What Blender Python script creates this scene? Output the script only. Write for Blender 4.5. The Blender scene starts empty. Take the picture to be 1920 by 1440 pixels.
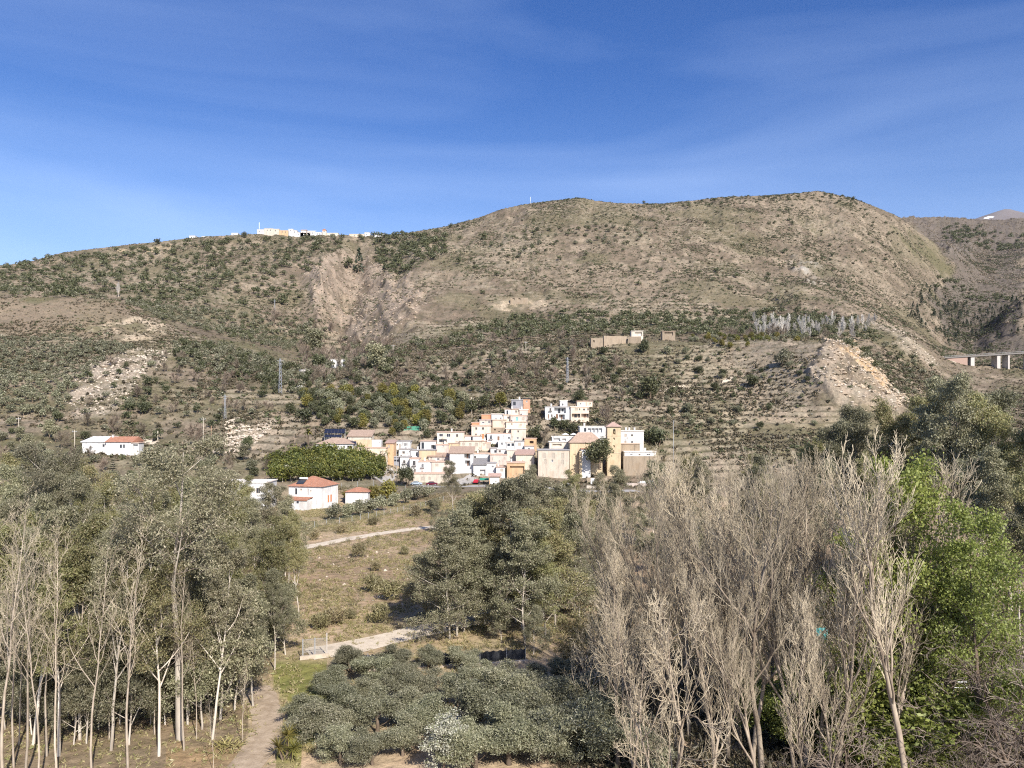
SKY_STRENGTH, SUN_STRENGTH, EXPOSURE = .104, 5.0, .57
SKY_SAT, SKY_HUE, CIRRUS = 1.36, .517, (5.0, 6.3, 9.0)
HAZE = .000012
import bpy, math, random
import numpy as np
from mathutils import Vector

# ------------------------------------------------------------------ frame
F, CX, HY, ZC = 1423.0, 960.0, 780.0, 27.0        # focal length and horizon of the view, eye height over the valley floor
R = np.random.default_rng(7)
rnd = random.Random(11)
SC = bpy.context.scene
COL = SC.collection
SUN_EL, SUN_AZ = math.radians(37), math.radians(27)   # sun behind the viewer, off to the right


def wx(px, Y): return (px - CX) / F * Y
def wz(py, Y): return ZC + (HY - py) / F * Y


# ------------------------------------------------------------------ noise
def _h(i, j, s):
    n = (i * 374761393 + j * 668265263 + s * 1442695041) & 0xFFFFFFFF
    n = ((n ^ (n >> 13)) * 1274126177) & 0xFFFFFFFF
    return ((n ^ (n >> 16)) & 0xFFFFFF) / float(0xFFFFFF)


def vn(x, y, s=0):
    x = np.asarray(x, float); y = np.asarray(y, float)
    i = np.floor(x).astype(np.int64); j = np.floor(y).astype(np.int64)
    u = x - i; v = y - j
    u = u * u * (3 - 2 * u); v = v * v * (3 - 2 * v)
    return (_h(i, j, s) * (1 - u) + _h(i + 1, j, s) * u) * (1 - v) + (_h(i, j + 1, s) * (1 - u) + _h(i + 1, j + 1, s) * u) * v


def fbm(x, y, o=4, s=0):
    t = 0; a = .5; n = 0
    for k in range(o):
        t = t + a * vn(x, y, s + k); n += a; a *= .5; x = x * 2.03 + 7.1; y = y * 2.03 + 3.7
    return t / n


def ridged(x, y, o=4, s=0):
    t = 0; a = .5; n = 0
    for k in range(o):
        t = t + a * (1 - np.abs(2 * vn(x, y, s + k) - 1)); n += a; a *= .5; x = x * 2.1 + 5.3; y = y * 2.1 + 1.9
    return t / n


def sstep(a, b, x):
    t = np.clip((x - a) / (b - a), 0, 1); return t * t * (3 - 2 * t)


def inpoly(px, py, poly):
    r = np.zeros(np.shape(px), bool); n = len(poly)
    for i in range(n):
        x1, y1 = poly[i]; x2, y2 = poly[(i + 1) % n]
        if y1 == y2: continue
        c = ((y1 > py) != (y2 > py)) & (px < (x2 - x1) * (py - y1) / (y2 - y1) + x1)
        r ^= c
    return r


# ------------------------------------------------------------------ mesh helpers
def mesh(name, V, faces, mats, smooth=False):
    """faces: list of (array (n,k), material index)"""
    me = bpy.data.meshes.new(name)
    V = np.asarray(V, np.float32).reshape(-1, 3)
    me.vertices.add(len(V)); me.vertices.foreach_set('co', V.ravel())
    fs = [(np.asarray(f, np.int32), m) for f, m in faces if len(f)]
    nl = sum(f.size for f, m in fs); npoly = sum(len(f) for f, m in fs)
    me.loops.add(nl); me.polygons.add(npoly)
    me.loops.foreach_set('vertex_index', np.concatenate([f.ravel() for f, m in fs]))
    tot = np.concatenate([np.full(len(f), f.shape[1], np.int32) for f, m in fs])
    me.polygons.foreach_set('loop_start', np.concatenate([[0], np.cumsum(tot)[:-1]]).astype(np.int32))
    me.polygons.foreach_set('loop_total', tot)
    me.polygons.foreach_set('material_index', np.concatenate([np.full(len(f), m, np.int32) for f, m in fs]))
    me.polygons.foreach_set('use_smooth', np.full(npoly, smooth))
    for m in mats: me.materials.append(m)
    me.update(calc_edges=True)
    return me


class MB:
    """collects faces and welds them"""
    def __init__(s): s.v = []; s.f = []
    def quad(s, *p, m=0):
        b = len(s.v); s.v += [tuple(q) for q in p]; s.f.append((tuple(range(b, b + len(p))), m))
    def box(s, x0, y0, z0, x1, y1, z1, m=0):
        a = [(x0, y0, z0), (x1, y0, z0), (x1, y1, z0), (x0, y1, z0), (x0, y0, z1), (x1, y0, z1), (x1, y1, z1), (x0, y1, z1)]
        for q in ((0, 3, 2, 1), (4, 5, 6, 7), (0, 1, 5, 4), (1, 2, 6, 5), (2, 3, 7, 6), (3, 0, 4, 7)):
            s.quad(*[a[i] for i in q], m=m)
    def bar(s, a, b, r, k=6, r2=None, m=0):
        a = Vector(a); b = Vector(b); d = (b - a).normalized()
        u = d.cross(Vector((0, 0, 1)) if abs(d.z) < .9 else Vector((1, 0, 0))).normalized(); w = d.cross(u)
        r2 = r if r2 is None else r2
        A = [a + (u * math.cos(t) + w * math.sin(t)) * r for t in [i * 2 * math.pi / k for i in range(k)]]
        B = [b + (u * math.cos(t) + w * math.sin(t)) * r2 for t in [i * 2 * math.pi / k for i in range(k)]]
        for i in range(k):
            j = (i + 1) % k; s.quad(A[i], A[j], B[j], B[i], m=m)
        s.quad(*A[::-1], m=m); s.quad(*B, m=m)
    def build(s, name, mats, parent=None, smooth=False):
        mats = mats if isinstance(mats, (list, tuple)) else [mats]
        V = np.round(np.array(s.v), 4); U, inv = np.unique(V, axis=0, return_inverse=True); inv = inv.ravel()
        g = {}
        for f, m in s.f: g.setdefault((len(f), m), []).append([inv[i] for i in f])
        me = mesh(name, U, [(np.array(v), k[1]) for k, v in g.items()], mats, smooth)
        return ob(name, me, parent)


def ob(name, me, parent=None, loc=None):
    o = bpy.data.objects.new(name, me); COL.objects.link(o)
    if parent is not None: o.parent = parent
    if loc is not None: o.location = loc
    return o


def tag(o, label=None, cat=None, group=None, kind=None):
    if label: o['label'] = label
    if cat: o['category'] = cat
    if group: o['group'] = group
    if kind: o['kind'] = kind
    return o


def thing(name, label, cat, loc=(0, 0, 0), rz=0, group=None):
    o = ob(name, None, None, loc); o.rotation_euler = (0, 0, rz); o.empty_display_size = .1
    return tag(o, label, cat, group)


# ------------------------------------------------------------------ materials
def newmat(name):
    m = bpy.data.materials.new(name); m.use_nodes = True
    nt = m.node_tree; nt.nodes.clear()
    out = nt.nodes.new('ShaderNodeOutputMaterial')
    return m, nt, out


def N(nt, typ, **kw):
    n = nt.nodes.new(typ)
    for k, v in kw.items():
        if k in n.inputs: n.inputs[k].default_value = v
        else: setattr(n, k, v)
    return n


def mixc(nt, fac, a, b, blend='MIX'):
    n = nt.nodes.new('ShaderNodeMix'); n.data_type = 'RGBA'; n.blend_type = blend
    for s, v in ((n.inputs[0], fac), (n.inputs[6], a), (n.inputs[7], b)):
        if hasattr(v, 'links'): nt.links.new(v, s)
        elif isinstance(v, tuple): s.default_value = (*v, 1) if len(v) == 3 else v
        else: s.default_value = v
    return n.outputs[2]


def ramp(nt, src, a, b):
    n = nt.nodes.new('ShaderNodeMapRange'); n.inputs[1].default_value = a; n.inputs[2].default_value = b
    nt.links.new(src, n.inputs[0]); return n.outputs[0]


def noise(nt, vec, scale, detail=3, rough=.6):
    n = N(nt, 'ShaderNodeTexNoise', Scale=scale, Detail=detail, Roughness=rough)
    if vec is not None: nt.links.new(vec, n.inputs['Vector'])
    return n.outputs['Fac']


def principled(nt, out, col, rough=.9, spec=.15, bump=None, bd=.1, metal=0):
    p = N(nt, 'ShaderNodeBsdfPrincipled', Roughness=rough, Metallic=metal)
    p.inputs['Specular IOR Level'].default_value = spec
    if hasattr(col, 'links'): nt.links.new(col, p.inputs['Base Color'])
    else: p.inputs['Base Color'].default_value = (*col, 1)
    if bump is not None:
        b = N(nt, 'ShaderNodeBump', Strength=.6, Distance=bd); nt.links.new(bump, b.inputs['Height']); nt.links.new(b.outputs[0], p.inputs['Normal'])
    nt.links.new(p.outputs[0], out.inputs[0]); return p


_flat = {}
def plain(name, col, rough=.7, metal=0, var=.12, scale=3.0, spec=.2):
    if name in _flat: return _flat[name]
    m, nt, out = newmat(name)
    tc = N(nt, 'ShaderNodeTexCoord')
    n = noise(nt, tc.outputs['Object'], scale, 4)
    c = mixc(nt, ramp(nt, n, .3, .7), tuple(x * (1 - var) for x in col), tuple(min(1, x * (1 + var)) for x in col))
    principled(nt, out, c, rough, spec, metal=metal)
    _flat[name] = m; return m


def plaster(name, col):
    if name in _flat: return _flat[name]
    m, nt, out = newmat(name)
    tc = N(nt, 'ShaderNodeTexCoord'); oi = N(nt, 'ShaderNodeObjectInfo')
    mp = N(nt, 'ShaderNodeMapping'); mp.inputs['Scale'].default_value = (1, 1, .25); nt.links.new(tc.outputs['Object'], mp.inputs[0])
    n1 = noise(nt, mp.outputs[0], .9, 5); n2 = noise(nt, tc.outputs['Object'], .35, 3)
    c = mixc(nt, ramp(nt, n1, .45, .75), col, tuple(x * .66 for x in col))
    c = mixc(nt, ramp(nt, n2, .5, .8), c, (col[0] * .85, col[1] * .78, col[2] * .7))
    hs = N(nt, 'ShaderNodeHueSaturation'); nt.links.new(c, hs.inputs['Color'])
    mr = N(nt, 'ShaderNodeMapRange'); mr.inputs[3].default_value = .9; mr.inputs[4].default_value = 1.05
    nt.links.new(oi.outputs['Random'], mr.inputs[0]); nt.links.new(mr.outputs[0], hs.inputs['Value'])
    principled(nt, out, hs.outputs[0], .9, .1, n1, .03)
    _flat[name] = m; return m


def tiles(name, col):
    if name in _flat: return _flat[name]
    m, nt, out = newmat(name)
    tc = N(nt, 'ShaderNodeTexCoord')
    w = N(nt, 'ShaderNodeTexWave', Scale=1.3, Distortion=.4); nt.links.new(tc.outputs['Object'], w.inputs[0])
    n1 = noise(nt, tc.outputs['Object'], 1.2, 5); n2 = noise(nt, tc.outputs['Object'], 6, 2)
    c = mixc(nt, ramp(nt, n1, .35, .7), tuple(x * .72 for x in col), col)
    c = mixc(nt, ramp(nt, n2, .55, .75), c, (.5, .42, .34))
    principled(nt, out, c, .85, .15, w.outputs['Fac'], .12)
    _flat[name] = m; return m


def leafmat(name, a, b, trans=.25, c3=None, rough=.55):
    m, nt, out = newmat(name)
    g = N(nt, 'ShaderNodeNewGeometry'); oi = N(nt, 'ShaderNodeObjectInfo')
    c = mixc(nt, g.outputs['Random Per Island'], a, b)
    if c3:
        k = N(nt, 'ShaderNodeMath', operation='GREATER_THAN'); k.inputs[1].default_value = .86
        wn = N(nt, 'ShaderNodeTexWhiteNoise', noise_dimensions='1D'); nt.links.new(g.outputs['Random Per Island'], wn.inputs['W'])
        nt.links.new(wn.outputs['Value'], k.inputs[0]); c = mixc(nt, k.outputs[0], c, c3)
    hs = N(nt, 'ShaderNodeHueSaturation'); nt.links.new(c, hs.inputs['Color'])
    mr = N(nt, 'ShaderNodeMapRange'); mr.inputs[3].default_value = .72; mr.inputs[4].default_value = 1.25
    nt.links.new(oi.outputs['Random'], mr.inputs[0]); nt.links.new(mr.outputs[0], hs.inputs['Value'])
    mh = N(nt, 'ShaderNodeMapRange'); mh.inputs[3].default_value = .485; mh.inputs[4].default_value = .51
    wn2 = N(nt, 'ShaderNodeTexWhiteNoise', noise_dimensions='1D'); nt.links.new(oi.outputs['Random'], wn2.inputs['W'])
    nt.links.new(wn2.outputs['Value'], mh.inputs[0]); nt.links.new(mh.outputs[0], hs.inputs['Hue'])
    d = N(nt, 'ShaderNodeBsdfDiffuse'); t = N(nt, 'ShaderNodeBsdfTranslucent'); gl = N(nt, 'ShaderNodeBsdfGlossy', Roughness=rough)
    for s in (d, t): nt.links.new(hs.outputs[0], s.inputs['Color'])
    mx = N(nt, 'ShaderNodeMixShader'); mx.inputs[0].default_value = trans
    nt.links.new(d.outputs[0], mx.inputs[1]); nt.links.new(t.outputs[0], mx.inputs[2])
    mx2 = N(nt, 'ShaderNodeMixShader'); mx2.inputs[0].default_value = .035
    nt.links.new(mx.outputs[0], mx2.inputs[1]); nt.links.new(gl.outputs[0], mx2.inputs[2])
    nt.links.new(mx2.outputs[0], out.inputs[0]); return m


def barkmat(name, a, b, scale=1.5, stretch=.3, c3=None):
    m, nt, out = newmat(name)
    tc = N(nt, 'ShaderNodeTexCoord'); oi = N(nt, 'ShaderNodeObjectInfo')
    mp = N(nt, 'ShaderNodeMapping'); mp.inputs['Scale'].default_value = (1, 1, stretch); nt.links.new(tc.outputs['Object'], mp.inputs[0])
    n = noise(nt, mp.outputs[0], scale, 5, .65)
    c = mixc(nt, ramp(nt, n, .38, .62), a, b)
    if c3: c = mixc(nt, ramp(nt, noise(nt, mp.outputs[0], scale * .4, 3), .55, .65), c, c3)
    hs = N(nt, 'ShaderNodeHueSaturation'); nt.links.new(c, hs.inputs['Color'])
    mr = N(nt, 'ShaderNodeMapRange'); mr.inputs[3].default_value = .66; mr.inputs[4].default_value = 1.12
    nt.links.new(oi.outputs['Random'], mr.inputs[0]); nt.links.new(mr.outputs[0], hs.inputs['Value'])
    principled(nt, out, hs.outputs[0], .9, .1); return m


# ------------------------------------------------------------------ terrain: contour lines from near to far, (px, distance, py) knots
def K(*rows): return [(a, b, c) for a, b, c in rows]
def Z(Y, z): return [(-700, Y, HY + (ZC - z) / Y * F), (2620, Y, HY + (ZC - z) / Y * F)]
SKY = [(-700, 540), (-300, 520), (0, 498), (50, 492), (120, 473), (180, 466), (240, 459), (300, 453), (350, 447), (400, 443), (450, 440), (480, 439), (560, 441), (620, 440), (700, 441), (740, 440), (780, 434), (830, 426), (870, 416), (900, 407), (940, 392), (990, 382), (1040, 376), (1065, 373), (1090, 371), (1120, 377), (1160, 381), (1240, 382), (1300, 376), (1350, 370), (1400, 368), (1450, 366), (1500, 362), (1530, 358), (1560, 363), (1600, 373), (1640, 387), (1680, 404), (1715, 430), (1766, 464), (1792, 485), (1830, 505), (1860, 495), (1920, 480), (2620, 470)]
def skyY(px): return float(np.interp(px, [-700, 0, 500, 800, 1000, 1300, 1690, 1792, 1830, 1860, 1920, 2620], [1000, 1020, 1040, 1060, 1090, 1130, 1200, 1220, 1300, 1450, 1500, 1500]))
CURVES = [
    Z(12, 0), Z(55, 0), Z(92, .3), Z(135, .3), Z(180, .5), Z(222, .7),
    K((-700, 262, 894), (0, 262, 894), (400, 262, 894), (560, 262, 899), (700, 262, 902), (735, 283, 907), (1230, 283, 907), (1300, 275, 910), (2620, 275, 910)),
    K((-700, 290, 830), (0, 290, 830), (200, 290, 843), (330, 290, 838), (450, 290, 848), (600, 290, 849), (690, 292, 866), (760, 300, 862), (1000, 300, 862), (1060, 295, 880), (1160, 295, 876), (1230, 295, 870), (1300, 300, 850), (1600, 300, 850), (2620, 300, 850)),
    K((-700, 305, 800), (0, 305, 800), (200, 318, 810), (330, 318, 806), (450, 318, 800), (600, 312, 812), (700, 315, 815), (850, 317, 812), (960, 332, 766), (1040, 322, 795), (1110, 322, 795), (1200, 316, 815), (1300, 325, 800), (1400, 325, 812), (1500, 322, 800), (1600, 325, 800), (1700, 330, 812), (1920, 335, 812), (2620, 335, 812)),
    K((-700, 345, 750), (0, 345, 750), (100, 340, 760), (220, 345, 755), (330, 350, 760), (450, 350, 765), (560, 345, 770), (640, 345, 770), (780, 350, 765), (900, 352, 746), (960, 352, 735), (1060, 350, 742), (1160, 345, 760), (1260, 350, 755), (1360, 350, 755), (1460, 345, 755), (1540, 335, 757), (1620, 335, 762), (1680, 340, 766), (1730, 350, 790), (1920, 370, 790), (2620, 370, 790)),
    K((-700, 395, 700), (0, 395, 700), (100, 390, 705), (220, 390, 692), (330, 395, 700), (450, 400, 711), (560, 400, 725), (640, 400, 716), (780, 410, 706), (960, 405, 696), (1160, 400, 700), (1300, 398, 700), (1400, 388, 696), (1480, 366, 692), (1550, 350, 692), (1610, 354, 704), (1650, 362, 722), (1690, 385, 752), (1730, 400, 770), (1920, 420, 770), (2620, 420, 770)),
    K((-700, 425, 668), (0, 425, 668), (100, 425, 668), (220, 425, 656), (330, 430, 666), (450, 440, 681), (560, 450, 692), (640, 455, 690), (780, 455, 666), (960, 455, 656), (1105, 450, 646), (1200, 445, 642), (1300, 445, 642), (1400, 428, 642), (1480, 402, 642), (1540, 384, 644), (1590, 376, 657), (1640, 385, 702), (1680, 410, 737), (1730, 450, 750), (1800, 500, 742), (1920, 520, 736), (2620, 520, 736)),
    K((-700, 470, 632), (0, 470, 632), (100, 470, 632), (220, 470, 628), (330, 470, 640), (450, 490, 661), (560, 510, 680), (640, 520, 681), (700, 520, 666), (780, 520, 641), (960, 520, 633), (1105, 500, 632), (1200, 500, 632), (1300, 500, 636), (1400, 500, 632), (1480, 500, 630), (1560, 500, 646), (1620, 500, 662), (1660, 500, 681), (1720, 520, 692), (1770, 560, 692), (1830, 600, 692), (1920, 620, 692), (2620, 620, 692)),
    K((-700, 505, 600), (0, 505, 600), (100, 505, 595), (220, 500, 600), (280, 500, 611), (330, 510, 621), (450, 560, 640), (560, 590, 666), (640, 610, 668), (680, 600, 664), (720, 580, 641), (780, 580, 621), (960, 580, 611), (1160, 570, 609), (1300, 570, 612), (1400, 570, 612), (1500, 570, 608), (1580, 580, 608), (1640, 570, 620), (1700, 560, 627), (1740, 570, 650), (1770, 600, 674), (1830, 680, 682), (1920, 700, 682), (2620, 700, 682)),
    K((-700, 545, 558), (0, 545, 558), (150, 545, 560), (220, 545, 563), (260, 545, 590), (330, 560, 610), (450, 640, 611), (560, 670, 640), (640, 690, 656), (700, 640, 640), (780, 640, 596), (960, 630, 590), (1160, 620, 590), (1300, 620, 592), (1400, 625, 595), (1500, 630, 596), (1590, 640, 595), (1640, 640, 612), (1700, 700, 640), (1740, 760, 650), (1770, 800, 656), (1830, 850, 660), (1920, 850, 640), (2620, 850, 640)),
    K((-700, 620, 570), (0, 620, 570), (150, 620, 572), (220, 620, 570), (260, 620, 580), (330, 640, 580), (450, 690, 580), (560, 715, 602), (600, 712, 585), (650, 735, 616), (700, 690, 602), (780, 700, 560), (960, 700, 545), (1160, 700, 545), (1300, 700, 545), (1400, 700, 550), (1500, 720, 550), (1590, 750, 560), (1640, 760, 580), (1700, 820, 600), (1770, 900, 620), (1830, 950, 620), (1920, 950, 600), (2620, 950, 600)),
    K((-700, 760, 545), (0, 760, 545), (150, 760, 540), (330, 770, 540), (450, 780, 540), (560, 780, 545), (600, 775, 530), (650, 830, 570), (710, 790, 555), (780, 790, 510), (960, 800, 490), (1160, 800, 490), (1300, 810, 490), (1400, 830, 495), (1500, 860, 505), (1590, 880, 515), (1640, 900, 530), (1700, 950, 550), (1770, 1050, 570), (1830, 1100, 570), (1920, 1100, 560), (2620, 1100, 560)),
    K((-700, 920, 530), (0, 920, 515), (150, 900, 500), (330, 910, 490), (450, 920, 480), (560, 920, 486), (610, 905, 480), (670, 950, 510), (740, 930, 490), (800, 900, 462), (870, 900, 450), (960, 900, 436), (1160, 920, 430), (1300, 950, 430), (1400, 980, 430), (1500, 1000, 440), (1600, 1020, 450), (1660, 1050, 465), (1720, 1100, 490), (1770, 1150, 510), (1830, 1250, 530), (1920, 1300, 520), (2620, 1300, 520)),
    [(p, skyY(p), y) for p, y in SKY],
    [(p, skyY(p) + 160, y + 30) if p < 1700 else (p, skyY(p) + 280, {1715: 455, 1766: 470, 1792: 475, 1830: 480, 1860: 470, 1920: 455, 2620: 455}[p]) for p, y in SKY],
    [(p, 2300, 560) for p in (-700, 800)] + [(1000, 2300, 470), (1600, 2300, 420), (1680, 2300, 404), (1760, 2300, 402), (1800, 2300, 401), (1840, 2300, 403), (1920, 2300, 405), (2620, 2300, 405)],
    [(-700, 3000, 720), (2620, 3000, 640)],
    [(-700, 9000, 780), (2620, 9000, 778)],
]
PXS = np.concatenate([np.linspace(-700, -60, 60, endpoint=False), np.linspace(-60, 1980, 900), np.linspace(1980, 2620, 61)[1:]])
ROWS = [6, 14, 12, 14, 12, 14, 20, 26, 28, 30, 30, 24, 20, 22, 26, 26, 44, 44, 44, 10, 30, 8, 4]
def _build():
    cy = [np.interp(PXS, [k[0] for k in c], [k[1] for k in c]) for c in CURVES]
    cz = [wz(np.interp(PXS, [k[0] for k in c], [k[2] for k in c]), y) for c, y in zip(CURVES, cy)]
    Ys, Zs = [], []
    for k in range(len(CURVES) - 1):
        n = ROWS[k]
        for t in np.arange(n) / n:
            Ys.append(cy[k] * (1 - t) + cy[k + 1] * t); Zs.append(cz[k] * (1 - t) + cz[k + 1] * t)
    Ys.append(cy[-1]); Zs.append(cz[-1])
    return np.array(Ys), np.array(Zs)


def blur(A, n, ax):
    k = np.hanning(n + 2)[1:-1]; k /= k.sum(); h = n // 2
    P = np.pad(A, [(h, h) if a == ax else (0, 0) for a in (0, 1)], mode='edge')
    return sum(w * (P[i:i + A.shape[0]] if ax == 0 else P[:, i:i + A.shape[1]]) for i, w in enumerate(k))


YG, ZG = _build()
YG = blur(blur(YG, 9, 0), 15, 1); ZG = blur(blur(ZG, 7, 0), 7, 1)
YG = np.maximum.accumulate(YG + np.arange(len(YG))[:, None] * 1e-4, axis=0)
PXG = np.broadcast_to(PXS, YG.shape)
XG = wx(PXG, YG)
PYG = HY - (ZG - ZC) / YG * F
# region outlines, in the pixels of the view they were read from
POLY = {
    'ravine_rock': [(572, 502), (600, 482), (650, 472), (700, 484), (735, 508), (770, 530), (800, 545), (770, 600), (730, 635), (690, 650), (640, 640), (600, 590), (570, 545)],
    'cliff': [(1505, 690), (1520, 660), (1550, 645), (1595, 648), (1630, 690), (1665, 735), (1690, 765), (1600, 780), (1550, 740)],
    'orange': [(1570, 645), (1600, 650), (1640, 690), (1665, 735), (1640, 740), (1610, 700)],
    'mesa_rock': [(205, 600), (250, 592), (300, 605), (325, 622), (270, 632), (150, 628), (150, 615)],
    'outcrop': [(160, 690), (260, 640), (320, 660), (260, 720), (200, 790), (130, 790)],
    'mesa_soil': [(0, 560), (215, 562), (330, 610), (300, 625), (0, 635)],
    'valley_green': [(0, 820), (500, 850), (720, 905), (1230, 905), (1900, 870), (1920, 940), (560, 960), (0, 960)],
    'scar': [(940, 565), (1010, 555), (1050, 575), (960, 580)],
    'tan_slope': [(1290, 660), (1480, 650), (1500, 800), (1250, 790)],
    'outcrop_far': [(1770, 450), (1800, 444), (1822, 460), (1815, 480), (1785, 480)],
    'spur_rock': [(1640, 615), (1700, 625), (1770, 680), (1740, 690), (1680, 650)],
    'gorge_grey': [(1700, 410), (1920, 405), (1920, 660), (1800, 660), (1740, 560), (1790, 500)],
    'outcrop_mid': [(1490, 490), (1515, 495), (1540, 535), (1520, 530)],
    'left_sand': [(190, 465), (330, 460), (330, 470), (230, 478)],
    'hill_green': [(1690, 440), (1760, 480), (1800, 510), (1730, 500), (1640, 470)],
}
qx = PXG + 80 * (fbm(XG / 30, YG / 30, 5, 50) - .5) * sstep(240, 330, YG) + 14 * (vn(XG / 4, YG / 4, 51) - .5); qy = PYG + 46 * (fbm(XG / 30, YG / 30, 5, 60) - .5) * sstep(240, 330, YG) + 10 * (vn(XG / 4, YG / 4, 61) - .5)
M = {k: blur(blur(inpoly(qx, qy, v).astype(float), 5, 0), 5, 1) for k, v in POLY.items()}
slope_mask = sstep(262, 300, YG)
hill = sstep(560, 680, YG) * (1 - sstep(2500, 2900, YG))
amp = .12 + 1.3 * slope_mask + 4.5 * hill
ZG = ZG + amp * (fbm(XG / 60, YG / 60, 5, 3) - .5) * 2
ZG = ZG + (.5 * slope_mask + 1.9 * hill) * (fbm(XG / 9, YG / 9, 4, 9) - .5) * 2
ZG = ZG + (.35 * slope_mask + 1.5 * hill) * (ridged(XG / 22, YG / 30, 4, 13) - .55)
# gullies that run down the slopes
ZG = ZG - hill * (1 - M['mesa_soil']) * 10 * (ridged(XG / 70 + 2 * fbm(XG / 90, YG / 200, 2, 5), YG / 330, 3, 21) - .55)
ZG = ZG + M['ravine_rock'] * 20 * (ridged((XG + .35 * YG) / 26, (YG - .35 * XG) / 110, 4, 31) - .55)
ZG = ZG + M['ravine_rock'] * 7 * (ridged((XG + .35 * YG) / 9, (YG - .35 * XG) / 40, 4, 35) - .5)
ZG = ZG + (M['cliff'] + .6 * M['outcrop'] + M['spur_rock'] + M['outcrop_mid'] * 1.5) * 6 * (ridged(XG / 10, YG / 14, 5, 41) - .5) + M['outcrop_mid'] * 4
ZG = ZG + (M['cliff'] + .5 * M['outcrop'] + M['orange']) * 2.6 * (ridged(XG / 4, YG / 5, 3, 49) - .5)
ZG = ZG + M['outcrop_far'] * (10 + 22 * (ridged(XG / 18, YG / 30, 3, 44) - .5)) + M['mesa_rock'] * 5 * (ridged(XG / 9, YG / 20, 3, 47) - .5)
# farmed terraces
tm = sstep(.42, .6, fbm(XG / 80, YG / 80, 4, 71)) * .75 + .05
tm = tm * slope_mask * (1 - sstep(1150, 1300, YG)) * (1 - np.clip(sum(M[k] for k in ('ravine_rock', 'cliff', 'orange', 'mesa_rock', 'outcrop', 'spur_rock', 'mesa_soil')), 0, 1)) * (1 - sstep(1500, 1650, PXG) * .7)
th = np.where(YG < 560, 2.6, 4.2)
q = (ZG + 5.5 * (fbm(XG / 55, YG / 55, 4, 77) - .5)) / th
fr = q - np.floor(q)
ZG = ZG + tm * .9 * (sstep(.62, 1, fr) - fr) * th
wallmask = tm * sstep(.6, .68, fr) * (1 - sstep(.97, 1, fr))
# the dark rock spur under the far bridge
ZG = ZG + 46 * np.exp(-((PXG - 1935) / 75) ** 2 - ((YG - 905) / 70) ** 2) + 8 * np.exp(-((PXG - 1900) / 70) ** 2 - ((YG - 900) / 60) ** 2) * (ridged(XG / 14, YG / 14, 3, 88) - .4)
PYG = HY - (ZG - ZC) / YG * F
# bring the crest of the ridge back to its measured height after the relief was added
_t = np.interp(PXS, [p for p, y in SKY], [y for p, y in SKY]); _sy = np.array([skyY(p) for p in PXS])
_near = np.where(YG < _sy[None] + 130, PYG, 9999).min(0)
_d = blur((_near - _t)[None], 5, 1)[0]; _d = _d * (1 - sstep(1700, 1790, PXS))
ZG = ZG + (_d[None] * YG / F) * sstep(_sy[None] - 330, _sy[None] - 60, YG) * (1 - sstep(_sy[None] + 130, _sy[None] + 500, YG))
PYG = HY - (ZG - ZC) / YG * F
cm = np.minimum.accumulate(PYG, axis=0)
HID = np.zeros_like(PYG); HID[1:] = PYG[1:] - cm[:-1]          # >0: hidden from the viewpoint by this many px


def _interp_col(i, Y): return np.interp(Y, YG[:, i], ZG[:, i])
def gz(X, Y):
    px = CX + F * X / Y; i = int(np.clip(np.searchsorted(PXS, px) - 1, 0, len(PXS) - 2))
    t = min(1, max(0, (px - PXS[i]) / (PXS[i + 1] - PXS[i])))
    return float(_interp_col(i, Y) * (1 - t) + _interp_col(i + 1, Y) * t)


def hit(px, py):
    """ground point seen at this pixel of the view"""
    i = int(np.clip(np.searchsorted(PXS, px), 0, len(PXS) - 1))
    r = np.nonzero(cm[:, i] <= py)[0]; r = r[0] if len(r) else len(YG) - 1
    if r > 0:
        a, b = PYG[r - 1, i], PYG[r, i]; t = np.clip((a - py) / (a - b + 1e-9), 0, 1); Y = YG[r - 1, i] * (1 - t) + YG[r, i] * t
    else: Y = YG[0, i]
    X = wx(px, Y); return X, float(Y), gz(X, Y)


def scatter(n, mask, mind=0, rs=R, tol=20):
    """n random ground points, even over the ground, inside mask (grid of weights)"""
    w = mask.copy(); w[HID > tol] = 0
    A = np.zeros_like(w); A[:-1, :-1] = (YG[1:, :-1] - YG[:-1, :-1]) * (XG[:-1, 1:] - XG[:-1, :-1])
    w = (w * A)[:-1, :-1].ravel(); w = np.maximum(w, 0); s = w.sum()
    if s <= 0: return np.zeros((0, 3))
    idx = rs.choice(len(w), size=n, p=w / s); r, c = np.divmod(idx, YG.shape[1] - 1)
    u = rs.random(n); v = rs.random(n)
    def bl(G): return (G[r, c] * (1 - v) + G[r, c + 1] * v) * (1 - u) + (G[r + 1, c] * (1 - v) + G[r + 1, c + 1] * v) * u
    P = np.stack([bl(XG), bl(YG), bl(ZG)], 1)
    if mind:
        keep = []; cell = {}
        for k, (x, y, z) in enumerate(P):
            g = (int(x // mind), int(y // mind)); ok = True
            for a in (-1, 0, 1):
                for b in (-1, 0, 1):
                    for q in cell.get((g[0] + a, g[1] + b), ()):
                        if (P[q, 0] - x) ** 2 + (P[q, 1] - y) ** 2 < mind * mind: ok = False
            if ok: keep.append(k); cell.setdefault(g, []).append(k)
        P = P[keep]
    return P
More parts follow.
